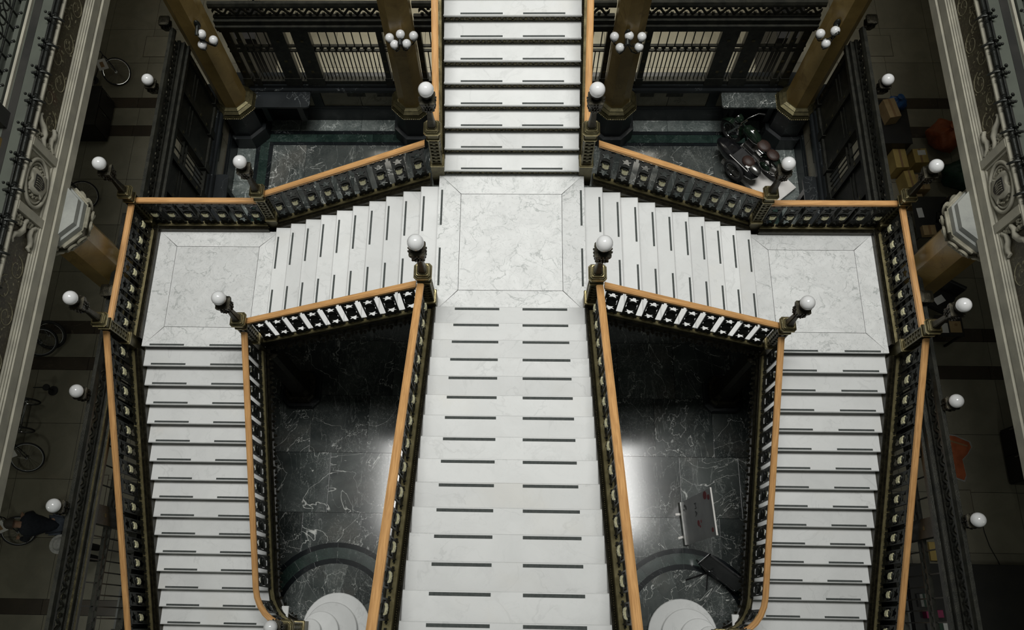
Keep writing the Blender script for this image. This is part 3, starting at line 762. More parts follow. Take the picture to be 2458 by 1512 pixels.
for s in (-1, 1):
    for x, y, dz, w in ((6.55, 5.75, -.03, 'on the tall side screen by the %s back column'), (6.72, -.02, .02, 'on the lower %s screen, nearest the landing'), (6.72, -1.77, .04, 'on the lower %s screen, farther along from the landing'), (6.72, -3.62, .0, 'on the lower %s screen near the foot of the flight')):
        t = thing('screen_lamp', 'globe lamp on leafy bracket ' + w % SD(s), 'lamp', (s * x, y, dz), 'globe lamps along the iron screens')
        for o in (BR, HOLD, GLB): inst(o, t)
    for x, y, w in ((6.62, 1.72, 'beside the outer railing of the %s landing'), (6.50, 7.12, 'at the far end of the %s side screen')):
        t = thing('screen_finial', 'dark square leafy finial ' + w % SD(s), 'finial', (s * x, y, .0)); inst(BR, t)

# ---- columns
def column(label, x, y, R, zt, side=False):
    t = thing('marble_column', label, 'column', (x, y, 0))
    lp = lambda prof: MB().loft([[(x + a, y + b, z) for a, b in octo(r)] for r, z in prof])
    lp([(R + .22, 0), (R + .22, .395), (R + .215, .40), (R + .13, .405), (R + .13, 1.10), (R + .16, 1.14)]).build('pedestal', 'black_marble', t)
    lp([(R + .17, 1.12), (R + .18, 1.16), (R + .13, 1.22)]).build('bead_collar', 'olive_bronze', t)
    lp([(R + .13, 1.22), (R + .14, 1.25), (R + .07, 1.29), (R + .08, 1.31), (R + .02, 1.34)]).build('bronze_collar', 'olive_bronze', t)
    bd = MB()
    for k in range(8):
        a, b = V(octo(R + .175)[k]), V(octo(R + .175)[(k + 1) % 8])
        for j in range(9):
            p = a.lerp(b, (j + .5) / 9); bd.sphere((x + p.x, y + p.y, 1.145), .018, 6, 4)
    tag(bd.build('bead_row', 'bright_brass', t), None, None, None, 'stuff')
    lp([(R, 1.33), (R, zt)]).build('shaft', 'yellow_marble', t)
    if side:
        lp([(R + .01, zt - .50), (R + .06, zt - .47), (R + .03, zt - .42), (R + .13, zt - .20), (R + .19, zt - .1)]).build('capital', 'fascia_relief', t)
        lf = MB()
        for k in range(8):
            a, b = octo(1.0)[k], octo(1.0)[(k + 1) % 8]; mx, my = (a[0] + b[0]) / 2, (a[1] + b[1]) / 2; n = V((mx, my, 0)).normalized(); d = V((-n.y, n.x, 0))
            for j in (-1, 1):
                for rr, w in ((.075, .021), (.035, .018)):
                    pts = [V((x, y, zt - .27)) + n * (R + .10 + .10 * (.5 + .5 * math.sin(th))) + d * (j * (.085) + rr * math.cos(th)) + V((0, 0, rr * 1.2 * math.sin(th))) for th in [2 * PI * q / 12 for q in range(12)]]
                    lf.tube(pts, w, 5, True)
            lf.tube([V((x, y, zt - .12)) + n * (R + .16) + d * q for q in (-.17, 0, .17)], .028, 6); lf.tube([V((x, y, zt - .45)) + n * (R + .04) + d * q for q in (-.14, 0, .14)], .026, 6)
        lf.build('capital_scrolls', 'fascia_relief', t, 40)
        lp([(R + .17, zt - .11), (R + .17, zt + .0), (R + .14, zt + .02), (R + .14, zt + .12)]).build('stone_block', 'stone_block', t)
    return t
for s in (-1, 1):
    sd = SD(s)
    column('octagonal yellow marble column at the %s back corner of the stairwell' % sd, s * 6.05, 7.27, .30, 9.0)
    column('octagonal yellow marble column beside the central back flight on the %s' % sd, s * 2.18, 7.27, .30, 9.0)
    column('octagonal yellow marble column with carved capital outside the %s landing' % sd, s * 6.90, 2.33, .36, 5.5, True)
# ---- stepped pedestals carrying the landings
for s in (-1, 1):
    t = thing('stepped_pedestal', 'dark stepped stone pedestal on the floor under the inner corner of the %s landing' % SD(s), 'pedestal', (s * 4.24, 1.12, 0))
    lp = lambda prof: MB().sq(prof, (s * 4.24, 1.12, 0), .35)
    lp([(.38, 0), (.38, .12), (.36, .14)]).build('base_step', 'black_marble', t); lp([(.30, .14), (.30, .30), (.27, .33)]).build('upper_step', 'dark_bronze', t)
    lp([(.22, .33), (.19, .40), (.17, .46), (.17, 2.75), (.24, 2.9)]).build('pier', 'dark_bronze', t)
# ---- column lamps
def cluster(label, cx, cy, cz, globes):
    t = thing('column_lamp', label, 'lamp', (cx, cy, cz))
    MB().sphere((cx, cy - .03, cz - .05), .06, 12, 8, (1, .7, 1.8)).build('back_plate', 'iron', t, 60)
    MB().tube([(cx, cy, cz - .05), (cx, cy - .14, cz - .08), (cx, cy - .22, cz - .12)], [.03, .035, .05], 8).build('hub', 'iron', t, 60)
    for gx, gy, gz in globes:
        g = V((gx, gy, gz)); h = V((cx, cy - .2, cz - .12)); low = g - V((0, 0, .17)); mid = h.lerp(low, .55) - V((0, 0, .10))
        a = MB(); a.tube([h, h.lerp(mid, .6) - V((0, 0, .03)), mid, low.lerp(mid, .3) - V((0, 0, .03)), low, g - V((0, 0, .08))], .011, 6)
        q = [mid + V((.035 * math.cos(th), 0, .03 + .035 * math.sin(th))) for th in [.3 * k for k in range(16)]]; a.tube(q, .006, 5)
        arm = a.build('scroll_arm', 'iron', t, 60)
        MB().lathe([(.02, -.13), (.055, -.10), (.075, -.045), (.07, -.04)], 14, g).build('gallery_cup', 'iron', arm, 50)
        MB().sphere(g, .085, 24, 14).build('globe', 'globe_glass', t, 180)
for s in (-1, 1):
    G = [(-2.30, 6.88, 3.77), (-2.09, 6.90, 3.845), (-1.85, 6.90, 3.80), (-2.215, 6.80, 3.68), (-1.985, 6.80, 3.70)]
    if s > 0: G = [(1.86, 6.90, 3.77), (2.13, 6.90, 3.79), (2.36, 6.88, 3.79), (1.98, 6.80, 3.58), (2.33, 6.80, 3.60)]
    cluster('wall lamp of five white globes on the %s inner back column' % SD(s), s * 2.10, 6.97, 3.86, G)
    G = [(-5.80, 6.90, 3.86), (-5.645, 6.92, 3.66), (-5.87, 6.86, 3.60)] if s < 0 else [(5.60, 6.92, 3.82), (5.84, 6.92, 3.90), (5.76, 6.86, 3.62)]
    cluster('wall lamp of three white globes on the %s corner column' % SD(s), s * 5.86, 7.06, 4.02, G)
# ---- marble writing shelves under the back screens and side walls
def shelf(label, x0, x1, y0, y1, z, mat, wy=None):
    t = thing('writing_shelf', label, 'shelf', ((x0 + x1) / 2, (y0 + y1) / 2, z))
    c = .07; pts = []
    for cx_, cy_, a0 in ((x1 - c, y1 - c, 0), (x0 + c, y1 - c, 90), (x0 + c, y0 + c, 180), (x1 - c, y0 + c, 270)):
        pts += [(cx_ + c * math.cos(math.radians(a0 + q)), cy_ + c * math.sin(math.radians(a0 + q))) for q in (0, 30, 60, 90)]
    MB().prism(pts, z - .05, z).build('shelf_top', mat, t)
    if x1 - x0 > y1 - y0:
        for xx in (x0 + .2, x1 - .32): MB().prism([(xx, y0 + .1), (xx + .12, y0 + .1), (xx + .12, y1 + .02), (xx, y1 + .02)], z - .7, z - .05).build('shelf_bracket', 'black_marble', t)
    else:
        for yy in (y0 + .2, y1 - .32): MB().prism([(x0 + .05, yy), (x1 - .05, yy), (x1 - .05, yy + .12), (x0 + .05, yy + .12)], z - .7, z - .05).build('shelf_bracket', 'black_marble', t)
shelf('black marble writing shelf below the left back screen', -5.72, -4.42, 7.12, 7.54, 1.16, 'black_marble')
shelf('green veined marble writing shelf below the right back screen', 4.46, 5.82, 7.14, 7.54, 1.14, 'dark_marble')
shelf('black marble writing shelf against the left side wall of the back stairwell', -6.28, -5.98, 3.9, 5.5, 1.1, 'black_marble')
shelf('black marble writing shelf against the right side wall of the back stairwell', 5.98, 6.28, 3.9, 5.5, 1.1, 'black_marble')

# ---- outer walls and ceilings of the corridors and of the hall behind
def struct(name, mat, *q):
    o = MB().box(*q).build(name, mat); tag(o, None, None, None, 'structure'); return o
struct('wall_left_corridor', 'plaster', -10.9, -10.7, -9, 14.3, 0, 5.5)
struct('wall_right_corridor', 'plaster', 10.7, 10.9, -9, 14.3, 0, 5.5)
struct('wall_hall', 'plaster', -10.9, 10.9, 14.1, 14.3, 0, 5.9)
struct('ceiling', 'plaster', -6.3, 6.3, 8.6, 14.3, 5.9, 6.1)
# ---- gallery fascias
def fascia(s):
    sd = SD(s)
    Y0, Y1 = -6.5, 9.0
    X0 = 6.66
    t = thing('gallery_fascia', 'carved and painted stone fascia of the upper %s gallery' % sd, 'fascia', (s * X0, 2.4, 5.55))
    def run(n, m, sec, y0=Y0, y1=Y1):
        return MB().loft([[(s * (X0 - o), y0, z) for o, z in sec], [(s * (X0 - o), y1, z) for o, z in sec]]).build(n, m, t)
    run('lower_band', 'fascia_stone', [(-.45, 5.55), (.02, 5.55), (.03, 5.57), (.03, 5.74), (.0, 5.765), (-.45, 5.765)])
    run('upper_band', 'fascia_stone', [(-.45, 5.765), (.005, 5.765), (.012, 5.79), (.012, 5.955), (-.01, 5.97), (-.45, 5.97)])
    run('step_moulding', 'fascia_stone', [(-.45, 5.97), (-.005, 5.97), (-.005, 5.99), (-.025, 6.0), (-.025, 6.02), (-.045, 6.03), (-.045, 6.05), (-.06, 6.06), (-.45, 6.06)], 2.99, Y1)
    run('step_moulding', 'fascia_stone', [(-.45, 5.97), (-.005, 5.97), (-.005, 5.99), (-.025, 6.0), (-.025, 6.02), (-.045, 6.03), (-.045, 6.05), (-.06, 6.06), (-.45, 6.06)], Y0, 1.86)
    run('painted_frieze', 'painted_frieze', [(-.45, 6.06), (-.07, 6.06), (-.07, 6.58), (-.45, 6.58)], 2.99, Y1)
    run('painted_frieze', 'painted_frieze', [(-.45, 6.06), (-.07, 6.06), (-.07, 6.58), (-.45, 6.58)], Y0, 1.86)
    run('top_bead', 'fascia_stone', [(-.45, 6.58), (-.02, 6.58), (-.005, 6.60), (-.005, 6.625), (-.02, 6.645), (-.45, 6.645)])
    for y0, y1 in ((2.86, 2.99), (1.86, 1.99)): run('stile', 'fascia_stone', [(-.45, 5.97), (.0, 5.97), (.0, 6.60), (-.45, 6.60)], y0, y1)
    run('medallion_field', 'fascia_relief', [(-.45, 5.97), (-.06, 5.97), (-.06, 6.58), (-.45, 6.58)], 1.99, 2.86)
    cy, cz = 2.425, 6.275
    Q = lambda o, a, b: (s * (X0 - o), cy + a, cz + b)
    fr = MB()
    for k in range(4):
        c0, c1 = [((-.42, -.29), (.42, -.29), (.42, .29), (-.42, .29))[(k + j) % 4] for j in (0, 1)]
        fr.tube([Q(-.055, *c0), Q(-.055, *c1)], .022, 6)
    fr.build('medallion_frame', 'fascia_stone', t, 40)
    MB().tube([Q(-.04, .36 * math.cos(a), .265 * math.sin(a)) for a in [2 * PI * k / 32 for k in range(32)]], .026, 8, True).build('medallion_ring', 'fascia_stone', t, 60)
    MB().tube([Q(-.05, .30 * math.cos(a), .22 * math.sin(a)) for a in [2 * PI * k / 32 for k in range(32)]], .014, 8, True).build('inner_ring', 'fascia_stone', t, 60)
    sh = [(-.17, .15), (-.10, .19), (0, .15), (.10, .19), (.17, .15), (.19, .05), (.15, -.08), (.19, -.14), (.08, -.19), (0, -.23), (-.08, -.19), (-.19, -.14), (-.15, -.08), (-.19, .05)]
    crt = MB().loft([[Q(-.06, a, b) for a, b in sh], [Q(-.015, a, b) for a, b in sh], [Q(-.005, a * .9, b * .9) for a, b in sh]]).build('cartouche', 'fascia_stone', t, 30)
    sm = [(-.10, .10), (.10, .10), (.11, -.03), (.05, -.12), (0, -.14), (-.05, -.12), (-.11, -.03)]
    sd_ = MB().loft([[Q(-.02, a, b) for a, b in sm], [Q(.004, a, b) for a, b in sm]]).build('dark_shield', 'gallery_dark', crt)
    for k in range(5):
        MB().tube([Q(.006, -.08 + .035 * k, .07), Q(.006, -.07 + .035 * k, .0), Q(.006, -.075 + .03 * k, -.07)], .006, 5).build('carved_stroke', 'fascia_relief', crt)
    lv = MB()
    for k in range(40):
        a = random.uniform(0, 2 * PI); r = random.uniform(.8, 1.0)
        lv.sphere(Q(-.045, .25 * r * math.cos(a), .19 * r * math.sin(a)), random.uniform(.014, .028), 6, 4)
    tag(lv.build('carved_leaves', 'fascia_relief', t, 60), None, None, None, 'stuff')
    # ogee brackets closing each painted panel
    for yb, dr in ((2.99, 1), (1.86, -1)):
        og = MB()
        P = lambda a, z: (s * (X0 + .045), yb + dr * a, z)
        og.tube([P(.04, 6.06), P(.10, 6.14), P(.20, 6.16), P(.26, 6.11), P(.33, 6.10), P(.38, 6.14), P(.40, 6.09)], [.03, .035, .04, .04, .035, .03, .02], 8)
        og.tube([P(.02, 6.28), P(.10, 6.34), P(.20, 6.33), P(.28, 6.40), P(.33, 6.50), P(.40, 6.53), P(.44, 6.49)], [.03, .04, .045, .045, .04, .03, .02], 8)
        og.build('ogee_scroll', 'fascia_stone', t, 60)
        lv = MB()
        for k in range(26): lv.sphere(P(random.uniform(.02, .16), random.uniform(6.40, 6.55)), random.uniform(.015, .03), 6, 4); lv.sphere(P(random.uniform(.01, .12), random.uniform(6.12, 6.26)), random.uniform(.012, .026), 6, 4)
        tag(lv.build('carved_leaves', 'fascia_relief', t, 60), None, None, None, 'stuff')
    # painted vine scrolls
    rv = random.Random(5 + int(s))
    for ya, yb in ((3.30, 9.0), (-6.5, 1.56)):
        vn = MB(); y = ya + .15; k = 0; xs_ = s * (X0 + .069)
        while y < yb - .15:
            cz_ = 6.32 + (.08 if k % 2 else -.08); sg = 1 if k % 2 else -1
            pts = []
            for q in range(22):
                th = q * .42; r = .20 * (1 - q / 25)
                pts.append((xs_, y + r * math.cos(th) * .9, cz_ + sg * r * math.sin(th) * .85))
            vn.tube(pts, [.009 - .0003 * q for q in range(22)], 5)
            for q in range(9):
                th = rv.uniform(0, 6.28); r = rv.uniform(.05, .23); sz = rv.uniform(.014, .032)
                a = rv.uniform(0, PI); cy_, cz2 = y + r * math.cos(th), min(max(cz_ + r * math.sin(th), 6.10), 6.54)
                vn.loft([[(xs_ + s * (-.004 if d else .006), cy_ + sz * (math.cos(a) * u - math.sin(a) * w_), cz2 + sz * (math.sin(a) * u + math.cos(a) * w_)) for u, w_ in ((-1, 0), (-.3, -.5), (.5, -.45), (1.1, 0), (.5, .45), (-.3, .5))] for d in (0, 1)])
            y += .34; k += 1
        tag(vn.build('painted_vine', 'gold_paint', t), None, None, None, 'stuff')
    # ceiling of the corridor below and gallery floor above
    g = thing('gallery_floor', 'banded marble floor of the upper %s gallery' % sd, 'floor', (s * 8.8, 2.4, 6.7))
    e = lambda a, b: sorted((s * a, s * b))
    for a, b, m, n in ((X0 + .05, 6.80, 'gallery_dark', 'dark_strip'), (6.80, 6.955, 'gallery_light', 'light_strip'), (6.955, 7.075, 'gallery_dark', 'dark_strip'), (7.075, 10.7, 'gallery_light', 'floor_strip')):
        q = e(a + .002, b - .002); MB().box(q[0], q[1], Y0, Y1, 6.645, 6.70).build(n, m, g)
    q = e(X0 + .1, 10.7); MB().box(q[0], q[1], Y0 - 2, 14.1, 5.50, 6.64).build('slab', 'plaster', g)
    q = e(7.09, 7.13); MB().box(q[0], q[1], 3.2, Y1, 6.70, 6.75).build('kerb', 'fascia_stone', g); q = e(7.15, 7.22); MB().box(q[0], q[1], 3.2, Y1, 6.70, 6.78).build('kerb', 'gallery_light', g)
    # bronze cresting rail with leafy knots along the edge
    r = thing('gallery_rail', 'bronze cresting rail with leafy knots along the %s gallery edge' % sd, 'rail', (s * (X0 + .04), 2.4, 6.72))
    xr = s * (X0 + .045)
    MB().tube([(xr, Y0, 6.72), (xr, Y1, 6.72)], .030, 10).build('rail_tube', 'iron', r, 60)
    MB().tube([(xr + s * .05, Y0, 6.73), (xr + s * .05, Y1, 6.73)], .011, 8).build('thin_rod', 'iron', r, 60)
    kn = MB()
    for k in range(3): kn.lathe([(.030, -.014), (.044, -.008), (.044, .008), (.030, .014)], 12, (0, 0, 0))
    kn = MB()
    for yy, rr in ((-.10, .042), (-.07, .038), (.07, .038), (.10, .042)): kn.tube([(0, yy - .012, 0), (0, yy, 0), (0, yy + .012, 0)], [.03, rr, .03], 10)
    kn.tube([(.00, .0, .05), (-.05 * s, 0, .04), (-.10 * s, 0, -.03), (-.12 * s, 0, -.06)], [.016, .02, .018, .008], 6)
    for k in range(14):
        a = k * 2.4; kn.sphere((s * (.03 + .05 * (k / 14)) + .02 * math.cos(a), .05 * math.cos(a * 1.3), .03 + .05 * math.sin(a * .7) * .8 + .05 * k / 14), .022, 6, 4)
    KB = base_mesh(kn, 'leafy_knot', 'iron', 60)
    for k in range(-16, 14): inst(KB, r, (0, 2.55 + .468 * k - 2.4, 0))
    # inner iron balustrade of the gallery
    b = thing('gallery_balustrade', 'ornate dark iron balustrade standing on the %s gallery floor' % sd, 'balustrade', (s * 7.3, 5, 6.70))
    MB().tube([(s * 7.27, 3.3, 6.86), (s * 7.27, Y1, 6.86)], .018, 8).build('lower_rail', 'iron', b, 60)
    MB().tube([(s * 7.27, 3.3, 7.6), (s * 7.27, Y1, 7.6)], .03, 8).build('upper_rail', 'iron', b, 60)
    un = MB(); un.tube([(0, 0, 0), (0, 0, .92)], .016, 6); un.sphere((s * -.06, 0, .06), .035, 8, 6); un.sphere((s * -.10, 0, .10), .02, 8, 6)
    for z in (.3, .45, .6): un.tube([(0, .12 * math.cos(a), z + .08 * math.sin(a)) for a in [2 * PI * k / 12 for k in range(12)]], .012, 5, True)
    UB = base_mesh(un, 'baluster', 'iron', 60)
    for k in range(22): inst(UB, b, (s * 7.27 - s * 7.3, 3.45 + .25 * k - 5, 0))
    pb = MB().box(min(s * 7.02, s * 7.35), max(s * 7.02, s * 7.35), 3.05, 3.30, 6.70, 7.0).build('end_block', 'gallery_dark', b)
    c = thing('gallery_column', 'brown marble column standing on the %s gallery at the frame edge' % sd, 'column', (s * 7.36, 2.75, 6.70))
    MB().loft([[(s * 7.36 + x, 2.75 + y, z) for x, y in octo(R)] for R, z in ((.34, 6.70), (.34, 6.80), (.30, 6.84))]).build('base', 'yellow_marble', c)
    MB().loft([[(s * 7.36 + x, 2.75 + y, z) for x, y in octo(R)] for R, z in ((.28, 6.84), (.28, 10))]).build('shaft', 'yellow_marble', c)
for s in (-1, 1): fascia(s)
# ================================================================== THINGS ON THE FLOOR
def rotbox(mb, c, sx, sy, z0, z1, a=0.0, ch=.0):
    m = mb.M; mb.M = Matrix.Translation((c[0], c[1], 0)) @ Matrix.Rotation(a, 4, 'Z')
    mb.cbox(-sx / 2, sx / 2, -sy / 2, sy / 2, z0, z1, ch) if ch else mb.box(-sx / 2, sx / 2, -sy / 2, sy / 2, z0, z1)
    mb.M = m; return mb
def carton(label, c, sx, sy, z0, z1, a, mat, label_card=None, tape=True, open_top=False):
    t = thing('cardboard_box', label, 'box', (c[0], c[1], z0))
    rotbox(MB(), c, sx, sy, z0, z1, a, .004).build('carton', mat, t)
    if tape: rotbox(MB(), c, .045, sy * 1.001, z1, z1 + .002, a).build('tape', 'brown_card', t)
    if label_card:
        o = Matrix.Rotation(a, 3, 'Z') @ V((label_card[0], label_card[1], 0))
        rotbox(MB(), (c[0] + o.x, c[1] + o.y), label_card[2], label_card[3], z1 + .002, z1 + .005, a).build('white_label', 'white_paper', t)
    return t
carton('tall yellow carton beside the right side screen', (8.36, 6.30), .27, .46, 0, .5, .05, 'yellow_card')
carton('yellow carton with a white address label on the right corridor floor', (8.82, 6.39), .30, .34, 0, .45, .06, 'yellow_card', (.03, .07, .17, .12))
carton('narrow yellow carton in front of the tall carton', (8.54, 5.84), .21, .40, 0, .42, .12, 'yellow_card')
carton('yellow carton behind the leafy lamp bracket on the right', (8.80, 5.80), .30, .36, 0, .36, .0, 'cardboard')
carton('brown carton standing tilted on the black cabinet', (8.08, 7.20), .25, .46, .75, 1.05, .20, 'cardboard')
carton('small brown carton on the black desk', (8.52, 4.42), .26, .22, .72, .84, .05, 'cardboard')
carton('low brown carton on the floor by the left end of the yellow cartons', (8.66, 5.42), .32, .26, 0, .25, .1, 'cardboard')
def cabinet(label, x0, x1, y0, y1, z, mat='black_wood', doors=2, name='cabinet', cat='cabinet'):
    t = thing(name, label, cat, ((x0 + x1) / 2, (y0 + y1) / 2, 0))
    MB().box(x0 + .02, x1 - .02, y0 + .02, y1 - .02, 0, .06).build('plinth', mat, t)
    MB().box(x0, x1, y0, y1, .06, z - .03).build('carcass', mat, t)
    MB().cbox(x0 - .012, x1 + .012, y0 - .012, y1 + .012, z - .03, z, .006).build('top', mat, t)
    fx = x0 if x0 > 0 else x1
    for k in range(doors):
        a, b = y0 + (y1 - y0) * k / doors + .01, y0 + (y1 - y0) * (k + 1) / doors - .01
        d = MB().box(min(fx, fx - math.copysign(.018, x0)), max(fx, fx - math.copysign(.018, x0)), a, b, .09, z - .05).build('door', mat, t)
        MB().box(min(fx - math.copysign(.018, x0), fx - math.copysign(.035, x0)), max(fx - math.copysign(.018, x0), fx - math.copysign(.035, x0)), b - .06, b - .04, z * .5, z * .5 + .12).build('handle', 'steel', d)
    return t
cabinet('black cabinet carrying a carton and a blue bag', 7.86, 8.53, 6.52, 7.60, .75)
cabinet('long black cabinet against the right corridor wall', 9.95, 10.66, 1.0, 2.75, 1.0, doors=3)
cabinet('tall black locker against the right corridor wall near the orange sheet', 9.6, 10.66, -.6, .45, .85)
cabinet('wide black stage box filling the near end of the right corridor', 7.25, 10.66, -5.2, -2.12, .42, doors=4, name='stage_box', cat='box')
cabinet('dark cabinet under the left gallery between the two dark floor bands', -10.6, -9.32, 6.95, 7.95, .75)
cabinet('dark cabinet standing in the hall behind the left back screen', -6.25, -5.62, 8.5, 9.5, 1.7)
cabinet('dark cabinet standing in the hall behind the right back screen', 5.62, 6.25, 8.5, 9.5, 1.7)
# soft bags
def bag(name, label, cat, c, r, sc, mat, seed, z=0.0, knot=True):
    rnd = random.Random(seed); b = MB(); n, m = 20, 12; loops = []
    ph = [rnd.uniform(0, 6) for _ in range(6)]
    for i in range(m + 1):
        th = PI * min(max(i, .05), m - .05) / m; lp = []
        for k in range(n):
            a = 2 * PI * k / n
            w = 1 + .10 * math.sin(3 * a + ph[0] + th * 2) + .08 * math.sin(5 * a + ph[1] - 3 * th) + .06 * math.sin(7 * a + ph[2] + 5 * th)
            lp.append((c[0] + sc[0] * r * w * math.sin(th) ** .7 * math.cos(a), c[1] + sc[1] * r * w * math.sin(th) ** .7 * math.sin(a), z + sc[2] * r * (1 - math.cos(th)) * (1 + .06 * math.sin(4 * a + ph[3]))))
        loops.append(lp)
    t = thing(name, label, cat, (c[0], c[1], z)); b.loft(loops).build('body', mat, t, 50)
    if knot:
        zt = z + sc[2] * r * 2
        MB().lathe([(.05, -.03), (.025, .02), (.07, .09), (.03, .10)], 9, (c[0], c[1], zt)).build('gathered_neck', mat, t, 50)
bag('plastic_bag', 'crumpled blue plastic bag on the black cabinet', 'bag', (8.26, 7.42), .20, (1.1, .8, .75), 'blue_bag', 3, .75)
bag('sack', 'bulging orange sack in the right corridor under the gallery', 'bag', (9.50, 6.98), .36, (1.0, .95, .85), 'orange_bag', 5)
bag('sack', 'dark green sack beside the capital of the right column', 'bag', (9.72, 6.02), .38, (1.1, .9, .7), 'green_bag', 8)
# desk, table, chair
def table(name, label, x0, x1, y0, y1, z, mat):
    t = thing(name, label, 'table', ((x0 + x1) / 2, (y0 + y1) / 2, 0))
    MB().cbox(x0, x1, y0, y1, z - .03, z, .005).build('table_top', mat, t)
    for x in (x0 + .04, x1 - .04):
        for y in (y0 + .04, y1 - .04): MB().box(x - .02, x + .02, y - .02, y + .02, 0, z - .03).build('leg', mat, t)
    return t
table('desk', 'black desk in the right corridor beside the side column', 8.32, 9.05, 4.30, 5.25, .72, 'black_wood')
table('table', 'small black table with an open orange folder', 8.36, 8.88, 2.16, 2.60, .75, 'black_wood')
t = thing('paper_sheet', 'white sheet of paper lying on the black desk', 'paper', (8.45, 4.87, .72)); rotbox(MB(), (8.45, 4.87), .12, .22, .7205, .723, .1).build('sheet', 'white_paper', t)
t = thing('computer', 'dark computer monitor standing on the black desk', 'monitor', (8.8, 4.75, .72))
rotbox(MB(), (8.82, 4.75), .14, .24, .72, .735, -.2).build('foot', 'black_paint', t); rotbox(MB(), (8.85, 4.75), .04, .06, .735, .95, -.2).build('neck', 'black_paint', t); rotbox(MB(), (8.80, 4.75), .035, .52, .85, 1.18, -.2).build('display', 'black_paint', t)
t = thing('folder', 'open orange-brown folder lying on the small black table', 'folder', (8.72, 2.35, .75))
rotbox(MB(), (8.725, 2.355), .225, .235, .75, .757, 0).build('cover', 'cardboard', t); MB().lathe([(.03, .757), (.03, .760)], 16, (8.74, 2.40, 0)).build('stamp', 'brown_card', t)
rotbox(MB(), (8.50, 2.33), .16, .20, .7505, .758, 0).build('paper_stack', 'white_paper', t)
def chair(label, c, a):
    t = thing('office_chair', label, 'chair', (c[0], c[1], 0), rz=a)
    L = lambda mb, n, m, sm=0: mb.build(n, m, t, sm, True)
    L(MB().cbox(-.23, .23, -.23, .23, .42, .50, .03), 'seat', 'black_wood'); L(MB().cbox(-.22, .22, .20, .27, .52, .95, .02), 'backrest', 'black_wood')
    for x in (-.2, .2):
        for y in (-.2, .2): L(MB().tube([(x * 1.1, y * 1.1, 0), (x, y, .43)], .014, 6), 'leg', 'steel')
    L(MB().tube([(-.18, .22, .45), (-.18, .25, .6)], .012, 6), 'stay', 'steel'); L(MB().tube([(.18, .22, .45), (.18, .25, .6)], .012, 6), 'stay', 'steel')
chair('black chair with a white paper on its seat beyond the small table', (8.68, 3.0), -.5)
t = thing('paper_sheet', 'white sheet of paper lying on the black chair', 'paper', (8.64, 3.02, .5)); rotbox(MB(), (8.64, 3.02), .21, .15, .501, .504, .5).build('sheet', 'white_paper', t)
t = thing('waste_bin', 'dark waste bin on the floor beside the small table', 'bin', (8.2, 1.98, 0))
MB().sq([(.11, 0), (.15, .38), (.16, .39), (.16, .41), (.14, .41), (.10, .02)], (8.22, 1.95, 0)).build('bin_body', 'black_paint', t)
# orange sheet on the floor
sh = [(8.42, .06), (8.50, .36), (8.72, .34), (8.98, .22), (9.00, .12), (8.90, -.02), (8.79, -.12), (8.80, -.22), (8.81, -.42), (8.76, -.52), (8.60, -.46), (8.50, -.30), (8.44, -.10)]
t = thing('cutout_sheet', 'flat orange cutout with a pale grey border on the right corridor floor', 'cutout', (8.7, -.05, 0))
cx0, cy0 = 8.68, -.04
MB().prism([(cx0 + (x - cx0) * 1.10, cy0 + (y - cy0) * 1.08) for x, y in sh], .004, .012).build('grey_border', 'grey_cloth', t); MB().prism(sh, .012, .018).build('orange_face', 'orange_bag', t)
MB().prism([(8.50, .30), (8.94, .16), (8.93, .13), (8.50, .26)], .018, .021).build('fold_line', 'brown_card', t)
o = MB().tube([(8.95, -1.25, .008), (8.97, -1.5, .008), (9.02, -1.75, .008), (9.12, -2.0, .008), (9.15, -2.10, .008)], .008, 6).build('floor_cable', 'rubber'); tag(o, 'thin dark cable lying on the right corridor floor', 'cable')
carton('flat ochre carton beside the right screen near the stage box', (8.02, -1.86), .30, .34, 0, .06, 0, 'yellow_card', None, False)
# goods on the stage box behind the right screen
for lab, c, sx, sy, h, m, nm in (('magenta package on the stage box behind the right screen', (7.55, -2.98), .30, .13, .16, 'magenta_card', 'package'), ('white package with green trim beside the magenta package', (7.62, -3.20), .34, .18, .14, 'white_paper', 'package'), ('teal package on the stage box nearest the stairs', (7.42, -3.35), .16, .20, .18, 'teal_card', 'package'), ('pale grey package on the stage box next to the screen bars', (7.42, -2.75), .14, .22, .12, 'grey_cloth', 'package')):
    t = thing(nm, lab, 'package', (c[0], c[1], .42)); rotbox(MB(), c, sx, sy, .42, .42 + h, .05, .006).build('carton', m, t); rotbox(MB(), c, sx * .3, sy * 1.02, .42 + h, .42 + h + .003, .05).build('band', 'green_bag', t)

# ---- roll-up banner and sign stand in the stairwell
t = thing('rollup_banner', 'grey roll-up banner with dark letters and red emblems on white feet', 'banner', (3.32, -1.43, 0))
A0, A1, B0, B1 = V((3.29, -1.03, .09)), V((3.345, -1.822, .09)), V((3.425, -1.04, 2.03)), V((3.48, -1.832, 2.03))
nrm = (A1 - A0).cross(B0 - A0).normalized()
if nrm.x > 0: nrm = -nrm
MB().loft([[A0, A1, A1 - nrm * .004, A0 - nrm * .004], [B0, B1, B1 - nrm * .004, B0 - nrm * .004]]).build('cloth', 'banner_back', t)
dd = (A1 - A0).normalized()
MB().loft([[A0 + nrm * .05 - V((0, 0, .09)), A1 + nrm * .05 - V((0, 0, .09)), A1 - nrm * .06 - V((0, 0, .09)), A0 - nrm * .06 - V((0, 0, .09))], [A0 + nrm * .03, A1 + nrm * .03, A1 - nrm * .04, A0 - nrm * .04]]).build('cassette', 'steel', t)
MB().tube([B0, B1], .016, 8).build('top_bar', 'white_paint', t)
MB().tube([A0.lerp(A1, .5) - nrm * .03, B0.lerp(B1, .5) - nrm * .012], .01, 6).build('support_pole', 'steel', t)
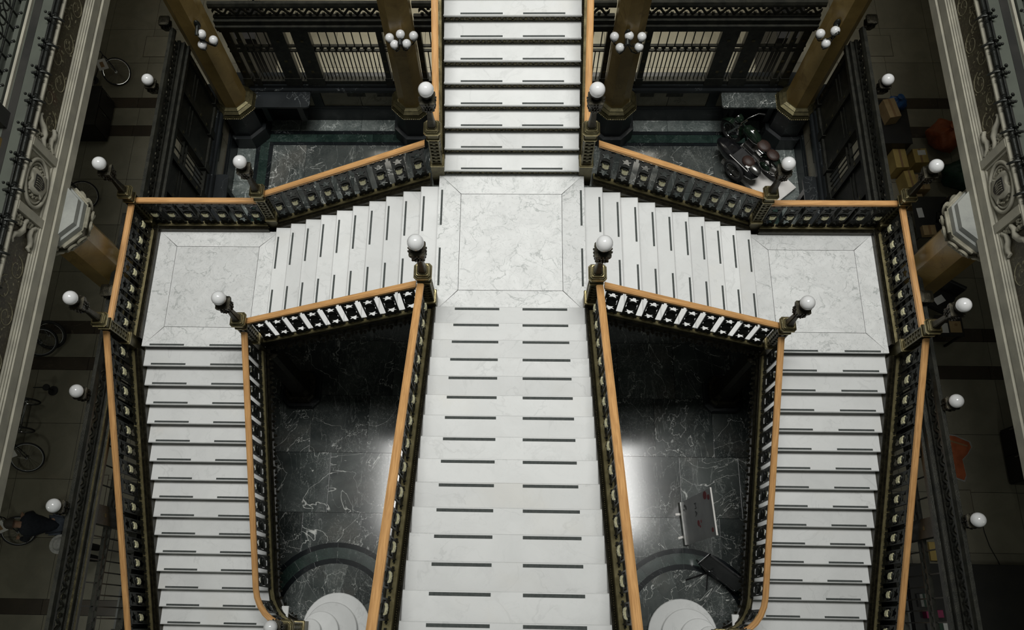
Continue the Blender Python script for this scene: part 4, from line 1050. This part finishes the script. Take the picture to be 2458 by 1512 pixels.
for f in (.27, .79):
    p = A0.lerp(A1, f); q = p + V((-.125, -.01 if f < .5 else -.04, 0))
    MB().loft([[V((p.x, p.y + .022, 0)), V((q.x, q.y + .022, 0)), V((q.x, q.y - .022, 0)), V((p.x, p.y - .022, 0))], [V((p.x, p.y + .022, .022)), V((q.x, q.y + .022, .022)), V((q.x, q.y - .022, .022)), V((p.x, p.y - .022, .022))]]).build('foot', 'white_paint', t)
def on_banner(u, v, off): return A0.lerp(A1, u).lerp(B0.lerp(B1, u), v) + nrm * off
def blob(n, mat, u, v, ru, rv, k=10, off=.003):
    MB().loft([[on_banner(u + ru * math.cos(2 * PI * i / k), v + rv * math.sin(2 * PI * i / k), o_) for i in range(k)] for o_ in (.001, off)]).build(n, mat, t)
blob('red_emblem', 'red_print', .62, .50, .07, .035); blob('red_emblem', 'red_print', .70, .54, .03, .02); blob('red_emblem', 'red_print', .60, .585, .035, .014)
blob('red_emblem', 'red_print', .10, .80, .09, .055); blob('red_emblem', 'red_print', .17, .90, .06, .035); blob('red_emblem', 'red_print', .86, .90, .05, .03)
blob('dark_mark', 'ink', .12, .10, .035, .03); blob('dark_mark', 'ink', .20, .06, .02, .02); blob('dark_mark', 'ink', .18, .14, .05, .02)
fc = bpy.data.curves.new('letters', 'FONT'); fc.body = 'MA'; fc.size = .16; fc.extrude = .0015; fc.space_character = 1.25
ft = bpy.data.objects.new('letters_source', fc); COL.objects.link(ft)
bpy.context.view_layer.update()
me = bpy.data.meshes.new_from_object(ft.evaluated_get(bpy.context.evaluated_depsgraph_get()))
bpy.data.objects.remove(ft)
me.materials.clear(); me.materials.append(M('ink')); lo = bpy.data.objects.new('letters', me); COL.objects.link(lo); lo.parent = t
upv = (B0 - A0).normalized(); upv = (upv - dd * upv.dot(dd)).normalized()
p = on_banner(.15, .44, .004) - WL[t]
lo.matrix_local = Matrix(((dd.x, upv.x, nrm.x, p.x), (dd.y, upv.y, nrm.y, p.y), (dd.z, upv.z, nrm.z, p.z), (0, 0, 0, 1)))
# black sign stand
t = thing('sign_stand', 'black framed sign board on crossed legs near the right foot newel', 'sign', (3.72, -2.32, 0))
hub = V((3.70, -2.31, .06))
for q in ((3.30, -2.45), (3.675, -2.62), (3.90, -2.20), (3.52, -2.08)):
    MB().tube([hub, (q[0], q[1], .018)], .016, 6).build('leg', 'black_paint', t)
MB().tube([hub, hub + V((0, 0, .40))], .016, 8).build('post', 'black_paint', t)
P0, P1 = V((3.50, -2.16, .30)), V((4.14, -2.65, .30)); bd = (P1 - P0).normalized(); bn = V((-bd.y, bd.x, 0))
def board(n, m, a, b, z0, z1, th, tilt=.30):
    u = V((bn.x * tilt, bn.y * tilt, 1))
    MB().loft([[a + bn * th + u * z0, b + bn * th + u * z0, b - bn * th + u * z0, a - bn * th + u * z0], [a + bn * th + u * z1, b + bn * th + u * z1, b - bn * th + u * z1, a - bn * th + u * z1]]).build(n, m, t)
board('sign_panel', 'smoke_panel', P0, P1, .0, .50, .006)
for a, b, z0, z1 in ((P0, P1, -.02, .02), (P0, P1, .48, .52), (P0, P0 + bd * .03, -.02, .52), (P1 - bd * .03, P1, -.02, .52)): board('frame_bar', 'black_paint', a, b, z0, z1, .014)

# ---- motorcycles on show
def torus(mb, R, r, n=28, m=8, c=(0, 0, 0)):
    return mb.tube([(c[0] + R * math.cos(2 * PI * k / n), c[1], c[2] + R * math.sin(2 * PI * k / n)) for k in range(n)], r, m, True)
def wheel(parent, c, R, w, name='wheel', spokes=18):
    L = lambda mb, n, m, p, sm=60: mb.build(n, m, p, sm, True)
    wo = L(torus(MB(), R - w, w, 30, 8, c), name, 'rubber', parent)
    L(torus(MB(), R - 2 * w, w * .45, 30, 6, c), 'rim', 'chrome', wo)
    sp = MB()
    for k in range(spokes):
        a = 2 * PI * k / spokes; sp.tube([(c[0] + .03 * math.cos(a + .5), c[1] + (.02 if k % 2 else -.02), c[2] + .03 * math.sin(a + .5)), (c[0] + (R - 2 * w) * math.cos(a), c[1], c[2] + (R - 2 * w) * math.sin(a))], .0022, 4)
    L(sp, 'spokes', 'steel', wo, 0)
    L(MB().tube([(c[0], c[1] - .05, c[2]), (c[0], c[1] + .05, c[2])], .028, 10), 'hub', 'steel', wo)
    return wo
def motorcycle(label, loc, rz, paint, z):
    t = thing('motorcycle', label, 'motorcycle', (loc[0], loc[1], z), rz=rz)
    L = lambda mb, n, m, sm=50: mb.build(n, m, t, sm, True)
    wheel(t, (.62, 0, .30), .30, .045); wheel(t, (-.58, 0, .30), .30, .05)
    for sx in (.62, -.58):
        f = MB(); loops = []
        for k in range(11):
            a = math.radians(15 + 15 * k); R = .345
            loops.append([(sx + R * math.cos(a), -.07, .30 + R * math.sin(a) - .02), (sx + R * math.cos(a), 0, .30 + (R + .02) * math.sin(a)), (sx + R * math.cos(a), .07, .30 + R * math.sin(a) - .02), (sx + (R - .01) * math.cos(a), 0, .30 + (R) * math.sin(a))])
        L(f.loft(loops), 'mudguard', paint)
    L(MB().tube([(.62, -.08, .30), (.42, -.08, .86)], .022, 8), 'fork_leg', 'chrome'); L(MB().tube([(.62, .08, .30), (.42, .08, .86)], .022, 8), 'fork_leg', 'chrome')
    L(MB().tube([(.42, 0, .80), (.20, 0, .42), (-.2, 0, .30), (-.58, 0, .30)], .022, 8), 'lower_frame', paint); L(MB().tube([(.42, 0, .80), (-.1, 0, .66), (-.45, 0, .55), (-.58, 0, .32)], .022, 8), 'upper_frame', paint)
    tk = MB(); loops = []
    for x, w, h, z0 in ((.36, .05, .05, .76), (.30, .10, .11, .77), (.15, .125, .13, .76), (-.02, .11, .11, .73), (-.12, .06, .06, .70)):
        loops.append([(x, w * math.cos(2 * PI * k / 14), z0 + h * math.sin(2 * PI * k / 14)) for k in range(14)])
    tank = L(tk.loft(loops), 'fuel_tank', paint); MB().lathe([(.03, .885), (.03, .905), (.02, .91)], 12, (.14, 0, 0)).build('filler_cap', 'chrome', tank, 40, True)
    for x, sz in ((-.22, .14), (-.50, .13)):
        L(MB().sphere((x, 0, .74 - (.02 if x < -.4 else 0)), sz, 16, 8, (1.15, .95, .38)), 'saddle', 'leather')
    eng = L(MB().box(-.12, .18, -.10, .10, .26, .46), 'engine', 'steel', 0)
    for k in range(6): MB().box(-.02, .14, -.085, .085, .47 + k * .03, .485 + k * .03).build('cooling_fin', 'steel', eng, 0, True)
    L(MB().tube([(.12, -.10, .40), (.22, -.15, .30), (.0, -.16, .22), (-.85, -.17, .24)], [.022, .025, .03, .045], 8), 'exhaust', 'chrome')
    hb = L(MB().tube([(.26, -.40, .98), (.34, -.30, 1.0), (.42, -.10, .93), (.42, .10, .93), (.34, .30, 1.0), (.26, .40, .98)], .013, 8), 'handlebar', 'chrome')
    for y in (-.38, .38): MB().tube([(.245, y * 1.05, .977), (.31, y * .88, .99)], .019, 8).build('grip', 'rubber', hb, 50, True)
    hl = L(MB().lathe([(.03, -.10), (.085, -.06), (.10, .02), (.10, .05)], 18), 'headlight', paint)
    hl.matrix_local = Matrix.Translation((.56, 0, .84)) @ Matrix.Rotation(math.radians(80), 4, 'Y')
    MB().sphere((0, 0, .05), .092, 18, 8, (1, 1, .35)).build('lens', 'chrome', hl, 60, True)
    L(MB().tube([(-.62, .10, .55), (-.85, .10, .60)], .01, 6), 'rack', 'chrome'); L(MB().sphere((-.90, 0, .56), .04, 10, 8), 'tail_lamp', 'orange_bag')
    L(MB().tube([(.0, .12, .25), (.02, .32, .02)], .012, 6), 'side_stand', 'steel')
    for sg in (-1, 1): L(MB().sphere((-.52, sg * .16, .42), .10, 12, 8, (1.5, .5, 1.0)), 'side_box', paint)
    return t
pa = math.atan2(-.771, .637)
t = thing('display_plinth', 'low white display plinth under the black motorcycle', 'plinth', (5.4, 6.1, 0))
d_, n_ = V((.637, -.771, 0)), V((.771, .637, 0)); a_ = V((4.70, 6.42, 0))
MB().loft([[a_ + d_ * u + n_ * v + V((0, 0, z)) for u, v in ((-.08, -.02), (1.44, -.02), (1.44, .74), (-.08, .74))] for z in (0, .12)]).build('plinth_body', 'white_paint', t)
MB().loft([[a_ + d_ * u + n_ * v + V((0, 0, z)) for u, v in ((-.065, -.005), (1.425, -.005), (1.425, .725), (-.065, .725))] for z in (.12, .128)]).build('plinth_top', 'white_paint', t)
mc = motorcycle('black and dark green vintage motorcycle with sidecar on the white plinth', (5.20, 6.54), pa + PI, 'green_paint', .128)
L = lambda mb, n, m, sm=50, p=None: mb.build(n, m, p or mc, sm, True)
sc = MB(); loops = []
for x, w, h in ((.62, .05, .08), (.52, .13, .16), (.30, .19, .22), (-.02, .21, .25), (-.34, .20, .24), (-.52, .15, .18), (-.60, .06, .08)):
    loops.append([(x, .40 + w * math.cos(a_), .36 + h * min(math.sin(a_), .55)) for a_ in [2 * PI * k / 16 for k in range(16)]])
car = L(sc.loft(loops), 'sidecar_body', 'black_paint')
L(MB().box(-.34, .10, .25, .55, .49, .512), 'cockpit', 'rubber', 0, car); L(MB().tube([(.14, .58, .52), (-.40, .58, .52)], .008, 6), 'white_trim', 'white_paint', 50, car); L(MB().tube([(.14, .22, .52), (-.40, .22, .52)], .006, 6), 'trim', 'chrome', 50, car)
L(MB().sphere((-.24, .40, .54), .13, 14, 8, (1.2, 1.0, .6)), 'sidecar_seat', 'leather', 60, car)
L(MB().sphere((-.44, .42, .50), .12, 14, 8, (1.5, .8, .7)), 'luggage_cover', 'steel', 60, car)
L(MB().box(-.36, -.28, .48, .55, .555, .560), 'white_label', 'white_paper', 0, car)
wheel(mc, (-.12, .64, .27), .27, .04)
L(MB().tube([(.10, .0, .30), (.10, .60, .27)], .016, 8), 'sidecar_strut', 'steel'); L(MB().tube([(-.35, .0, .30), (-.35, .60, .27)], .016, 8), 'sidecar_strut', 'steel')

# ---- bicycles in the left corridor
def bicycle(label, c, rz, lean, plate=True, fat=.018, turn=0.0):
    """front wheel centre at c, bicycle runs back along local -x"""
    t = thing('bicycle', label, 'bicycle', c)
    t.matrix_world = Matrix.Translation(c) @ Matrix.Rotation(rz, 4, 'Z') @ Matrix.Rotation(lean, 4, 'X')
    L = lambda mb, n, m, sm=60: mb.build(n, m, t, sm, True)
    wheel(t, (0, 0, 0), .325, fat, 'wheel', 24); wheel(t, (-1.02, 0, 0), .325, fat, 'wheel', 24)
    L(MB().tube([(0, -.05, 0), (-.10, -.045, .36), (-.12, 0, .42)], .010, 6), 'fork_blade', 'black_paint'); L(MB().tube([(0, .05, 0), (-.10, .045, .36), (-.12, 0, .42)], .010, 6), 'fork_blade', 'black_paint')
    f = MB()
    for a, b in (((-.13, 0, .44), (-.55, 0, -.05)), ((-.15, 0, .52), (-.70, 0, .48)), ((-.55, 0, -.05), (-.72, 0, .55)), ((-.55, .0, -.05), (-1.02, .05, 0)), ((-.55, 0, -.05), (-1.02, -.05, 0)), ((-.70, 0, .48), (-1.02, .05, 0)), ((-.70, 0, .48), (-1.02, -.05, 0)), ((-.12, 0, .40), (-.17, 0, .62))): f.tube([a, b], .014, 6)
    L(f, 'frame', 'black_paint')
    L(MB().tube([(-.32, -.30, .66), (-.20, -.24, .68), (-.16, 0, .64), (-.20, .24, .68), (-.32, .30, .66)], .011, 6), 'handlebar', 'chrome')
    L(MB().sphere((-.76, 0, .60), .10, 12, 8, (1.2, .75, .4)), 'saddle', 'leather')
    L(MB().lathe([(.09, -.006), (.09, .006)], 20), 'chainring', 'steel', 0).matrix_local = Matrix.Translation((-.55, .05, -.05)) @ Matrix.Rotation(PI / 2, 4, 'X')
    L(MB().tube([(-.62, -.12, -.16), (-.55, -.06, -.05), (-.55, .06, -.05), (-.48, .12, .06)], .009, 6), 'crank', 'steel')
    if plate:
        p = L(MB().box(-.34, -.12, -.035, -.025, .12, .36), 'sign_plate', 'white_paint', 0); MB().box(-.27, -.19, -.040, -.035, .18, .30).build('red_mark', 'brown_card', p, 0, True)
    L(MB().tube([(-.02, -.04, -.02), (.05, -.06, .16)], .006, 5), 'stay', 'steel')
bicycle('black bicycle with a small white plate under the far end of the left gallery', (-9.32, 8.70, .25), .35, math.radians(-44))
bicycle('black bicycle half hidden behind the stone block of the left column', (-9.50, 5.45, .25), .45, math.radians(-44), False)
bicycle('thick-tyred black bicycle on the dark floor bands under the left gallery', (-9.58, 2.18, .27), .30, math.radians(-46), False, .034)
bicycle('black bicycle leaning in front of the thick-tyred one under the left gallery', (-9.66, 1.98, .40), .75, math.radians(-40), False, .026)
bicycle('black bicycle with a white plate lying below the tricycle in the left corridor', (-9.53, -.37, .25), .42, math.radians(-50))
bicycle('black bicycle with a white plate held by the person in the left corridor', (-9.40, -1.78, .25), .45, math.radians(-48))
t = thing('cargo_tricycle', 'dark cargo tricycle with two front wheels in the left corridor', 'tricycle', (-9.78, .47, 0))
for y in (.76, .18): wheel(t, (0.0, y - .47, .28), .28, .018, 'wheel', 20)
L = lambda mb, n, m: mb.build(n, m, t, 60, True)
L(MB().tube([(0, .30, .28), (0, -.30, .28)], .016, 8), 'axle', 'steel')
for x in (-.12, .0, .12): L(MB().tube([(x, .27, .45), (x, -.27, .45)], .012, 6), 'cargo_rail', 'black_paint')
L(MB().tube([(-.14, .27, .45), (.16, .27, .45)], .012, 6), 'cargo_rail', 'black_paint'); L(MB().tube([(-.14, -.27, .45), (.16, -.27, .45)], .012, 6), 'cargo_rail', 'black_paint')
for y in (-.2, .2): L(MB().tube([(0, y, .28), (0, y, .45)], .012, 6), 'strut', 'steel')
L(MB().tube([(0, 0, .30), (-.5, 0, .35), (-.9, 0, .30)], .018, 8), 'backbone', 'black_paint'); wheel(t, (-.9, 0, .30), .30, .018, 'wheel', 20)
L(MB().tube([(-.15, 0, .35), (-.25, 0, .85)], .014, 8), 'steering_post', 'black_paint'); L(MB().tube([(-.30, -.28, .88), (-.24, 0, .86), (-.30, .28, .88)], .012, 8), 'handlebar', 'chrome'); L(MB().sphere((-.72, 0, .75), .10, 12, 8, (1.2, .75, .4)), 'saddle', 'leather')
t = thing('floor_stand', 'small dark round stand on the left corridor floor above the tricycle', 'stand', (-9.45, 1.02, 0))
MB().lathe([(.10, 0), (.10, .02), (.02, .03), (.02, .25), (.07, .27), (.07, .30)], 16, (-9.42, 1.05, 0)).build('stem', 'rubber', t, 40); MB().tube([(-9.42, 1.05, .28), (-9.7, 1.05, .26)], .012, 6).build('bar', 'rubber', t)

# ---- people
def skinned(name, joints, edges, mat, parent, sub=1):
    me = bpy.data.meshes.new(name); keys = list(joints)
    me.from_pydata([joints[k][0] for k in keys], [(keys.index(a), keys.index(b)) for a, b in edges] if edges else [], [])
    o = bpy.data.objects.new(name, me); COL.objects.link(o); o.parent = parent
    md = o.modifiers.new('skin', 'SKIN'); md.use_smooth_shade = True
    if not me.skin_vertices: 
        bm = bmesh.new(); bm.from_mesh(me); bm.verts.layers.skin.verify(); bm.to_mesh(me); bm.free()
    for i, k in enumerate(keys):
        r = joints[k][1]; me.skin_vertices[0].data[i].radius = r if isinstance(r, tuple) else (r, r)
        me.skin_vertices[0].data[i].use_root = (i == 0)
    sb = o.modifiers.new('smooth', 'SUBSURF'); sb.levels = sub; sb.render_levels = sub
    me.materials.append(M(mat)); return o
def person(label, loc, rz, J, jacket, trousers, hair_mat, cap=None):
    t = thing('person', label, 'person', loc, rz=rz)
    j = {k: V(v) for k, v in J.items()}
    body = {'pelvis': (j['pelvis'], (.11, .085)), 'waist': (j['pelvis'].lerp(j['chest'], .45), (.105, .08)), 'chest': (j['chest'], (.15, .11)), 'neck': (j['neck'], .055), 'chin': (j['neck'].lerp(j['head'], .55), (.070, .078)), 'head': (j['head'], (.080, .095)), 'crown': (j['head'] + (j['head'] - j['neck']).normalized() * .10, (.055, .065))}
    ed = [('pelvis', 'waist'), ('waist', 'chest'), ('chest', 'neck'), ('neck', 'chin'), ('chin', 'head'), ('head', 'crown')]
    jk = {k: (v[0], tuple(q + .04 for q in v[1])) for k, v in body.items() if k in ('pelvis', 'waist', 'chest')}; jk['collar'] = (j['chest'].lerp(j['neck'], 1.25), .098); jk['hipl'] = (j['hip_l'], .125); jk['hipr'] = (j['hip_r'], .125)
    je = [('pelvis', 'waist'), ('waist', 'chest'), ('chest', 'collar'), ('pelvis', 'hipl'), ('pelvis', 'hipr')]
    tr = {'p': (j['pelvis'], (.145, .115))}; te = []
    for sgn in ('l', 'r'):
        sh, el, wr = j['sho_' + sgn], j['elb_' + sgn], j['wri_' + sgn]
        body.update({'s' + sgn: (sh, .058), 'e' + sgn: (el, .042), 'w' + sgn: (wr, .028)}); ed += [('chest', 's' + sgn), ('s' + sgn, 'e' + sgn), ('e' + sgn, 'w' + sgn)]
        jk.update({'s' + sgn: (sh, .078), 'e' + sgn: (el, .058), 'w' + sgn: (el.lerp(wr, .9), .045)}); je += [('chest', 's' + sgn), ('s' + sgn, 'e' + sgn), ('e' + sgn, 'w' + sgn)]
        d = (wr - el).normalized(); sidev = d.cross(V((0, 0, 1)));  sidev = sidev.normalized() if sidev.length > .1 else V((1, 0, 0)); dn = d.cross(sidev)
        pm = wr + d * .07; body['h' + sgn] = (pm, (.040, .020)); ed.append(('w' + sgn, 'h' + sgn))
        for q, (o_, ln) in enumerate(((-.033, .06), (-.011, .075), (.011, .072), (.033, .055))):
            b0 = pm + d * .03 + sidev * o_; body['f%d%s' % (q, sgn)] = (b0 + d * ln * .55 + dn * .01, .009); body['g%d%s' % (q, sgn)] = (b0 + d * ln * .85 + dn * .035, .008)
            ed += [('h' + sgn, 'f%d%s' % (q, sgn)), ('f%d%s' % (q, sgn), 'g%d%s' % (q, sgn))]
        body['t' + sgn] = (pm + sidev * .055 + d * .01, .010); body['u' + sgn] = (pm + sidev * .065 + d * .045, .009); ed += [('h' + sgn, 't' + sgn), ('t' + sgn, 'u' + sgn)]
        hp, kn, an = j['hip_' + sgn], j['kne_' + sgn], j['ank_' + sgn]; toe = j['toe_' + sgn]
        body.update({'hp' + sgn: (hp, .085), 'kn' + sgn: (kn, .058), 'cf' + sgn: (kn.lerp(an, .35), .058), 'an' + sgn: (an, .038), 'to' + sgn: (toe, (.04, .03))}); ed += [('pelvis', 'hp' + sgn), ('hp' + sgn, 'kn' + sgn), ('kn' + sgn, 'cf' + sgn), ('cf' + sgn, 'an' + sgn), ('an' + sgn, 'to' + sgn)]
        tr.update({'hp' + sgn: (hp, .105), 'kn' + sgn: (kn, .078), 'an' + sgn: (an + V((0, 0, .02)), .062)}); te += [('p', 'hp' + sgn), ('hp' + sgn, 'kn' + sgn), ('kn' + sgn, 'an' + sgn)]
        skinned('shoe', {'a': (an + V((0, 0, -.02)), .050), 'b': (toe, (.052, .042))}, [('a', 'b')], 'rubber', t)
    skinned('body', body, ed, 'skin', t); skinned('jacket', jk, je, jacket, t); skinned('trousers', tr, te, trousers, t)
    hu = (j['head'] - j['neck']).normalized(); hc = j['head'] + hu * .05; fw_ = V(J['look']).normalized(); sd = hu.cross(fw_).normalized(); fw_ = sd.cross(hu)
    hm = Matrix(((sd.x, fw_.x, hu.x, hc.x), (sd.y, fw_.y, hu.y, hc.y), (sd.z, fw_.z, hu.z, hc.z), (0, 0, 0, 1)))
    MB(hm).loft([[(.100 * math.sin(th) * math.cos(a), -.022 + .118 * math.sin(th) * math.sin(a), .112 * math.cos(th) - (.05 if (th > 1.2 and math.sin(a) < .3) else 0)) for a in [2 * PI * k / 18 for k in range(18)]] for th in (.05, .4, .8, 1.2, 1.55)]).build('hair', hair_mat, t, 60, True)
    MB(hm).loft([[(.012, .088, -.045), (-.012, .088, -.045), (0, .085, .0)], [(.008, .115, -.05), (-.008, .115, -.05), (0, .098, -.005)]]).build('nose', 'skin', t, 40, True)
    for x in (-.034, .034): MB(hm).sphere((x, .080, -.005), .012, 8, 6).build('eye', 'ink', t, 60, True)
    for x in (-.092, .092): MB(hm).sphere((x, .0, -.03), .028, 8, 6, (.35, .7, 1)).build('ear', 'skin', t, 60, True)
    MB(hm).box(-.024, .024, .083, .092, -.082, -.074).build('mouth', 'red_print', t, 0, True)
    if cap:
        MB(hm).lathe([(.108, .03), (.112, .06), (.095, .105), (.05, .13), (.02, .135)], 20).build('cap_crown', cap, t, 60, True)
        MB(hm).lathe([(.10, .028), (.165, .022), (.168, .030), (.10, .04)], 24).build('cap_brim', 'grey_cloth', t, 60, True)
    return t
# bending over the bicycle; local x points towards the corridor wall
person('person in a dark jacket and jeans bending over a bicycle in the left corridor', (-8.48, -1.74, 0), 0,
    dict(pelvis=(.10, .02, .86), chest=(-.20, -.02, 1.16), neck=(-.33, -.02, 1.26), head=(-.43, -.02, 1.31), look=(-1, 0, -.6),
         sho_l=(-.22, -.19, 1.15), elb_l=(-.36, -.26, .90), wri_l=(-.56, -.22, .78), sho_r=(-.22, .16, 1.15), elb_r=(-.36, .22, .90), wri_r=(-.56, .20, .78),
         hip_l=(.12, -.09, .84), kne_l=(.06, -.10, .47), ank_l=(.18, -.11, .08), toe_l=(.02, -.13, .04), hip_r=(.12, .12, .84), kne_r=(.16, .13, .47), ank_r=(.34, .13, .08), toe_r=(.18, .15, .04)), 'navy_cloth', 'denim', 'hair')
person('person in a pale brimmed cap and dark clothes beside the left screen', (-7.85, -2.16, 0), 0,
    dict(pelvis=(0, 0, .92), chest=(.0, .01, 1.30), neck=(.0, .02, 1.47), head=(.01, .03, 1.56), look=(-1, .2, -.1),
         sho_l=(.0, -.18, 1.38), elb_l=(.02, -.24, 1.10), wri_l=(-.10, -.22, .88), sho_r=(.0, .19, 1.38), elb_r=(.02, .26, 1.10), wri_r=(-.10, .23, .88),
         hip_l=(0, -.09, .88), kne_l=(-.02, -.10, .48), ank_l=(.02, -.10, .08), toe_l=(-.13, -.11, .04), hip_r=(0, .09, .88), kne_r=(-.02, .10, .48), ank_r=(.02, .10, .08), toe_r=(-.13, .12, .04)), 'dark_cloth', 'dark_cloth', 'hair', 'grey_cloth')
